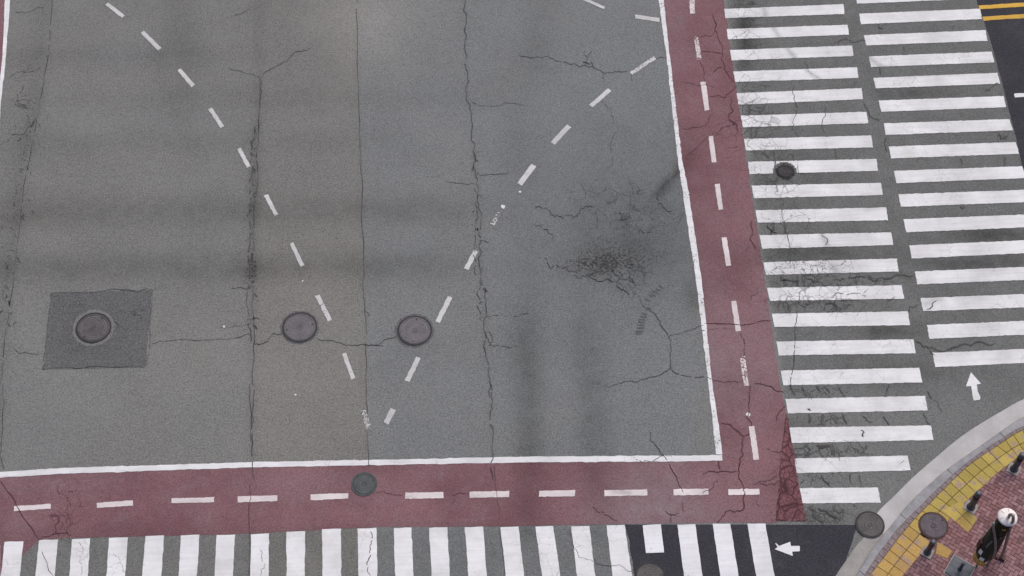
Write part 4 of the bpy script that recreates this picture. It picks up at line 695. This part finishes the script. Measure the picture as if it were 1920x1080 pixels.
def slab(V, Fc, T, q, z, h, gap, tone, chamfer=.006):
    q = [np.array(p[:2]) for p in q]; c = sum(q)/4; k = len(V); ins = []
    for p in q: ins.append(p+(c-p)/max(np.linalg.norm(c-p), 1e-6)*gap)
    for p in ins: V.append((p[0], p[1], z-h))
    for p in ins: V.append((p[0], p[1], z-chamfer))
    for p in ins: pp = p+(c-p)/max(np.linalg.norm(c-p), 1e-6)*chamfer; V.append((pp[0], pp[1], z))
    for a in (0, 4):
        for i in range(4): j = (i+1) % 4; Fc.append((k+a+i, k+a+j, k+a+4+j, k+a+4+i))
    Fc.append((k+8, k+9, k+10, k+11)); T += [tone]*12
V, Fc, T = [], [], []
s_ = s0
while s_ < s1:
    a, b = at(cA, dA, s_), at(cA, dA, s_+.21); a2, b2 = project(bo, a), project(bo, b)
    slab(V, Fc, T, [a, b, b2, a2], HK+.001, .02, .005, rng.random()); s_ += .21
tag(link_mesh('border_course', V, Fc, M_BORDER, None, dict(tone=T)), kind='structure')
# tactile tiles, two rows along the kerb with the two aprons by the posts
def tile(V, Fc, T, Wm, q, up=0.0):
    tone = float(np.clip(rng.normal(.5, .22), 0, 1)); c = sum(np.array(p[:2]) for p in q)/4; u, v = to_px(np.array([c[0]]), np.array([c[1]])); k0 = len(V)
    slab(V, Fc, T, q, HK+.006+up, .02, .009, tone)
    q2 = [np.array(p[:2]) for p in q]
    for i in range(5):                                         # low domes of the warning tile
        for j in range(5):
            s, t = (i+.5)/5, (j+.5)/5; p = (q2[0]*(1-s)+q2[1]*s)*(1-t)+(q2[3]*(1-s)+q2[2]*s)*t; k = len(V); r = .013
            for m_ in range(6): V.append((p[0]+r*math.cos(m_*1.047), p[1]+r*math.sin(m_*1.047), HK+.0055+up))
            V.append((p[0], p[1], HK+.012+up)); T += [tone]*7
            for m_ in range(6): Fc.append((k+m_, k+(m_+1) % 6, k+6))
    wv = float(smooth(930, 1040, v)[0])*.8+rng.uniform(0, .2); Wm += [wv]*(len(V)-k0)
V, Fc, T, Wm = [], [], [], []
ds = .305; D2 = np.r_[0, np.cumsum(np.linalg.norm(np.diff(bo, axis=0), axis=1))]
nearb = [i for i in range(N) if np.linalg.norm(bo[i][:2]-np.array(G(1760, 930)[:2])) < 8]; sb0, sb1 = D2[nearb[0]], D2[nearb[-1]]
def rowpts(s):
    a = at(bo, D2, s); c = project(yi, a); return a, c
s_ = sb0; prev = rowpts(s_)
mh2 = np.array(G(1750, 986, HK)[:2])
while s_ < sb1:
    s_ += ds; cur = rowpts(s_)
    wd = np.linalg.norm((prev[1]-prev[0])[:2]); kN = max(2, int(round(wd/.31)))
    for j in range(kN):
        f0, f1 = j/kN, (j+1)/kN
        q = [prev[0]+(prev[1]-prev[0])*f0, cur[0]+(cur[1]-cur[0])*f0, cur[0]+(cur[1]-cur[0])*f1, prev[0]+(prev[1]-prev[0])*f1]
        if np.linalg.norm(sum(q)[:2]/4-mh2) < .30: continue
        tile(V, Fc, T, Wm, q)
    prev = cur
tongue = [G(*p, HK) for p in R3([(1565,655),(1660,760),(1605,838),(1462,715)])]
def quad_tiles(Q4, nu, nv):
    Q4 = [np.array(p) for p in Q4]
    P = lambda s, t: (Q4[0]*(1-s)+Q4[1]*s)*(1-t)+(Q4[3]*(1-s)+Q4[2]*s)*t
    for i in range(nu):
        for j in range(nv): tile(V, Fc, T, Wm, [P(i/nu, j/nv), P((i+1)/nu, j/nv), P((i+1)/nu, (j+1)/nv), P(i/nu, (j+1)/nv)], .004)
quad_tiles(tongue, 2, 2)
quad_tiles([G(*p, HK) for p in R3([(1432,888),(1518,938),(1490,985),(1420,955)])], 1, 1)
tag(link_mesh('tactile_paving', V, Fc, M_TILE, None, dict(tone=T, warm=Wm)), kind='structure')
# herringbone bricks over the rest
cells = []; ang = math.radians(-37); ca, sa = math.cos(ang), math.sin(ang); o0 = np.array(G(1800, 1000, HK)[:2]); w0 = .105
V, Fc, T = [], [], []
def wpt(x, y): return np.array([o0[0]+ca*x*w0-sa*y*w0, o0[1]+sa*x*w0+ca*y*w0])
for X in range(-60, 90):
    for Y in range(-75, 75):
        s = (X-Y) % 4
        if s == 0: q = (X, Y, X+2, Y+1)
        elif s == 2: q = (X, Y-1, X+1, Y+1)
        else: continue
        c = wpt((q[0]+q[2])/2, (q[1]+q[3])/2)
        if np.linalg.norm(c-o0) > 6.5: continue
        e_ = inside_right(c[0], c[1], yi); dd = np.min(np.linalg.norm(yi[:, :2]-c, axis=1))
        if e_ < 0 and dd > .16: continue
        slab(V, Fc, T, [wpt(q[0], q[1]), wpt(q[2], q[1]), wpt(q[2], q[3]), wpt(q[0], q[3])], HK+.001, .015, .0085, float(np.clip(rng.normal(.5, .26), 0, 1)), .004)
tag(link_mesh('sidewalk', V, Fc, M_BRICK, None, dict(tone=T)), kind='structure')
manhole(1750, 986, .40, M_IRON_PURPLE, M_RUST_RIM, 'plain', 'purple-brown manhole cover in the pavement, biting into the yellow tactile tiles', HK+.004, .5, .035)

# ------------------------------------------------------------------ street posts
def bollard(u, v, h, r, plate, rz, label, dark_top):
    c = G(u, v, HK); t = empty('bollard', (c.x, c.y, HK), rz); tag(t, label, 'bollard', 'steel bollards on the yellow tiles')
    Vp, Fp = [], []; s = plate; Tt = []
    slab(Vp, Fp, Tt, [(-s,-s),(s,-s),(s,s),(-s,s)], .022, .02, 0, 0, .008); link_mesh('base_plate', Vp, Fp, M_PLATE, t)
    Vb, Fb = lathe([(r*1.35, .020), (r*1.35, .05), (r*1.05, .07), (r, .10), (r, h*.62), (r*1.0, h*.62+.002), (r, h*.93), (r*.9, h*.98), (r*.5, h), (0, h)], 28); link_mesh('post', Vb, Fb, M_STEEL, t, smooth=True)
    Vb, Fb = lathe([(r*1.02, h*.64), (r*1.05, h*.65), (r*1.05, h*.80), (r*1.02, h*.81)], 28); link_mesh('band', Vb, Fb, dark_top, t, smooth=True)
    return t
bollard(1738.5, 1036, .74, .075, .155, math.radians(-37), 'grey bollard on a pale square plate below the purple-brown manhole', M_STEELCAP)
bollard(1820, 951, .92, .085, .17, math.radians(-37), 'blue-grey bollard at the inner corner of the yellow tile apron', M_IRON_RIM)
bollard(1901, 880, .92, .085, .17, math.radians(-35), 'dark bollard beside the yellow tiles near the right edge', M_IRON_RIM)
c = G(1799, 1069, HK); t = empty('post_base', (c.x, c.y, HK), math.radians(-37)); tag(t, 'dark slate square plate with pale edges and a short stub, left of the green parasol', 'post base')
Vp, Fp, Tt = [], [], []; s = .33; slab(Vp, Fp, Tt, [(-s,-s),(s,-s),(s,s),(-s,s)], .02, .02, 0, 0, .006); link_mesh('frame', Vp, Fp, M_PLATE, t)
Vp, Fp, Tt = [], [], []; s = .295; slab(Vp, Fp, Tt, [(-s,-s),(s,-s),(s,s),(-s,s)], .05, .028, 0, 0, .015); link_mesh('plate', Vp, Fp, M_SLATE, t)
Vb, Fb = lathe([(.06, .049), (.06, .07), (.045, .09), (.045, .44), (.035, .46), (0, .465)], 24); link_mesh('stub', Vb, Fb, M_STEEL, t, smooth=True)

# ------------------------------------------------------------------ closed street parasol
B0, B1z = .80+HK, 3.30; KZ = 1.0
bc = G(1838.5, 1050, .57)
root = empty('street_parasol', (bc.x, bc.y, HK)); tag(root, 'closed dark green street parasol with white round top, hung from a bent grey pole', 'parasol')
def loc(p): return Vector(p)-Vector((bc.x, bc.y, HK))
def tube(name, pts, r, mat, parent, n=12, sm=5):
    P = [np.array(p) for p in catmull(pts, sm)] if sm > 1 else [np.array(p, float) for p in pts]; V, Fc = [], []; up = np.array([.3, .9, .1])
    for i, p in enumerate(P):
        t = P[min(i+1, len(P)-1)]-P[max(i-1, 0)]; t /= np.linalg.norm(t)+1e-9; a = np.cross(t, up); a /= np.linalg.norm(a)+1e-9; b = np.cross(t, a)
        for k in range(n): V.append(p+r*(a*math.cos(6.283*k/n)+b*math.sin(6.283*k/n)))
    for i in range(len(P)-1):
        for k in range(n): Fc.append((i*n+k, i*n+(k+1) % n, (i+1)*n+(k+1) % n, (i+1)*n+k))
    for e_ in (0, len(P)-1): Fc.append(tuple(e_*n+k for k in range(n)))
    return link_mesh(name, V, Fc, mat, parent, smooth=True)
def folds(prof, n=48, k=7, amp=.08):
    V, Fc = [], []; m = len(prof)
    for i in range(n):
        a = 6.28318*i/n
        for r, z in prof: rr = r*(1+amp*math.sin(k*a+z*1.3)+amp*.5*math.sin(3*a+z*2)); V.append((rr*math.cos(a), rr*math.sin(a), z))
    for i in range(n):
        for q in range(m-1): Fc.append((i*m+q, ((i+1) % n)*m+q, ((i+1) % n)*m+q+1, i*m+q+1))
    return V, Fc
zb = B0-HK; zt = B1z-HK
V, Fc = folds([(.0, zb+.02), (.17, zb), (.225, zb+.05), (.25, zb+.28), (.245, zb+.8), (.22, zb+1.22), (.205, zb+1.47), (.20, zb+1.52)], amp=.05); cov = link_mesh('cover', V, Fc, M_COVER, root, smooth=True)
V, Fc = folds([(.18, zb+1.44), (.19, zb+1.62), (.18, zb+1.96), (.15, zt-.10), (.05, zt-.04), (0, zt-.04)], amp=.07); link_mesh('canopy', V, Fc, M_COVER_TOP, root, smooth=True)
V, Fc = lathe([(0, zt+.015), (.10, zt+.012), (.205, zt-.005), (.242, zt-.03), (.250, zt-.055), (.242, zt-.07), (.05, zt-.045), (0, zt-.045)], 48)
cap = link_mesh('top_cap', V, Fc, M_CAP, root, smooth=True)
for k in range(6):
    a = k*1.047+.25; V, Fc = [], []; box(V, Fc, (.13)*math.cos(a), (.13)*math.sin(a), zt+.0085, .17, .006, .006, a)
    link_mesh('seam', V, Fc, M_POLE, cap)
V, Fc = lathe([(.03, zb-.80+.02), (.03, zb+.03)], 16); link_mesh('centre_pole', V, Fc, M_POLE, root)
# yellow hem flaps under the cover
for a0 in (2.75, 3.25, 3.75, 4.25):
    V, Fc = [], []
    for i in range(7):
        a = a0+i*.075
        for r, z in ((.205, zb+.06), (.235, zb-.10), (.225, zb-.22)): V.append((r*math.cos(a), r*math.sin(a), z))
    Fc = [(i*3+q, (i+1)*3+q, (i+1)*3+q+1, i*3+q+1) for i in range(6) for q in range(2)]; o = link_mesh('hem_flap', V, Fc, M_HEM, root)
    md = o.modifiers.new('thick', 'SOLIDIFY'); md.thickness = .008
# things on the cover, placed by direction round the body
def on_cover(name, ang, z, wd, ht, mat, r=.232, tilt=0.0, th=.012):
    V, Fc = [], []; box(V, Fc, 0, 0, 0, th, wd, ht); 
    m = Matrix.Rotation(ang, 4, 'Z') @ Matrix.Translation((r, 0, z)) @ Matrix.Rotation(tilt, 4, 'X')
    V = [m @ Vector(p) for p in V]; return link_mesh(name, V, Fc, mat, root)
on_cover('label', math.radians(-126), zb+.20, .12, .15, M_LABEL, .252)
on_cover('label', math.radians(-176), zb+.30, .05, .01, M_LABEL, .225)
ct = on_cover('pouch', math.radians(172), zb+.62, .14, .42, M_RUSTY, .262, 0, .07)
on_cover('pouch_label', math.radians(208), zb+.50, .10, .22, M_LABEL, .272, 0, .012)
for i, (a, z, w_, h_) in enumerate([(-140,.88,.035,.07),(-138,.98,.04,.05),(-136,1.07,.035,.06),(-133,1.16,.03,.05),(-131,1.25,.03,.05),(-62,.72,.05,.02),(-58,.64,.06,.02)]):
    on_cover('lettering', math.radians(a), zb+z*KZ, w_, h_*KZ, M_PLATE, .245-.014*max(0, z-.8)/.4, .3 if i < 5 else 0, .012)
on_cover('strap_tag', math.radians(-100), zt-.42, .10, .05, M_HEM, .182, .2)
on_cover('strap_tag', math.radians(-78), zb+1.49, .10, .04, M_PLATE, .195, 0)
# bent mast with its foot, hook over the cap, and the second curved stay
mast = [G(1876, 1046, HK+.02), G(1880.5, 1038, .55), G(1886.5, 1018, 1.4), G(1893, 994, 2.55), G(1897, 983, 3.15), G(1899.5, 975, 3.46), G(1899.5, 968, 3.60), G(1896.5, 965, 3.60), G(1893, 966, 3.50), G(1891.5, 969.5, 3.30)]
tube('mast', [loc(p) for p in mast], .040, M_POLE, root)
stay = [G(1852.5, 1057, HK+.02), G(1859, 1047, 1.0), G(1865, 1036, 1.6), G(1866.5, 1020, 2.15), G(1865, 1003, 2.58), G(1862, 985, 3.10), G(1863.5, 979, 3.14)]
tube('stay', [loc(p) for p in stay], .034, M_POLE, root)
a, b = loc(G(1865, 1043, HK)), loc(G(1884, 1050, HK)); md_ = (a+b)/2; dr = math.atan2(b.y-a.y, b.x-a.x)
V, Fc = [], []; box(V, Fc, md_.x, md_.y, .025, (b-a).length, .14, .03, dr); box(V, Fc, b.x-.05*math.cos(dr), b.y-.05*math.sin(dr), .07, .06, .12, .07, dr); box(V, Fc, a.x+.04*math.cos(dr), a.y+.04*math.sin(dr), .06, .05, .10, .06, dr)
link_mesh('foot_plate', V, Fc, M_RUSTY, root)
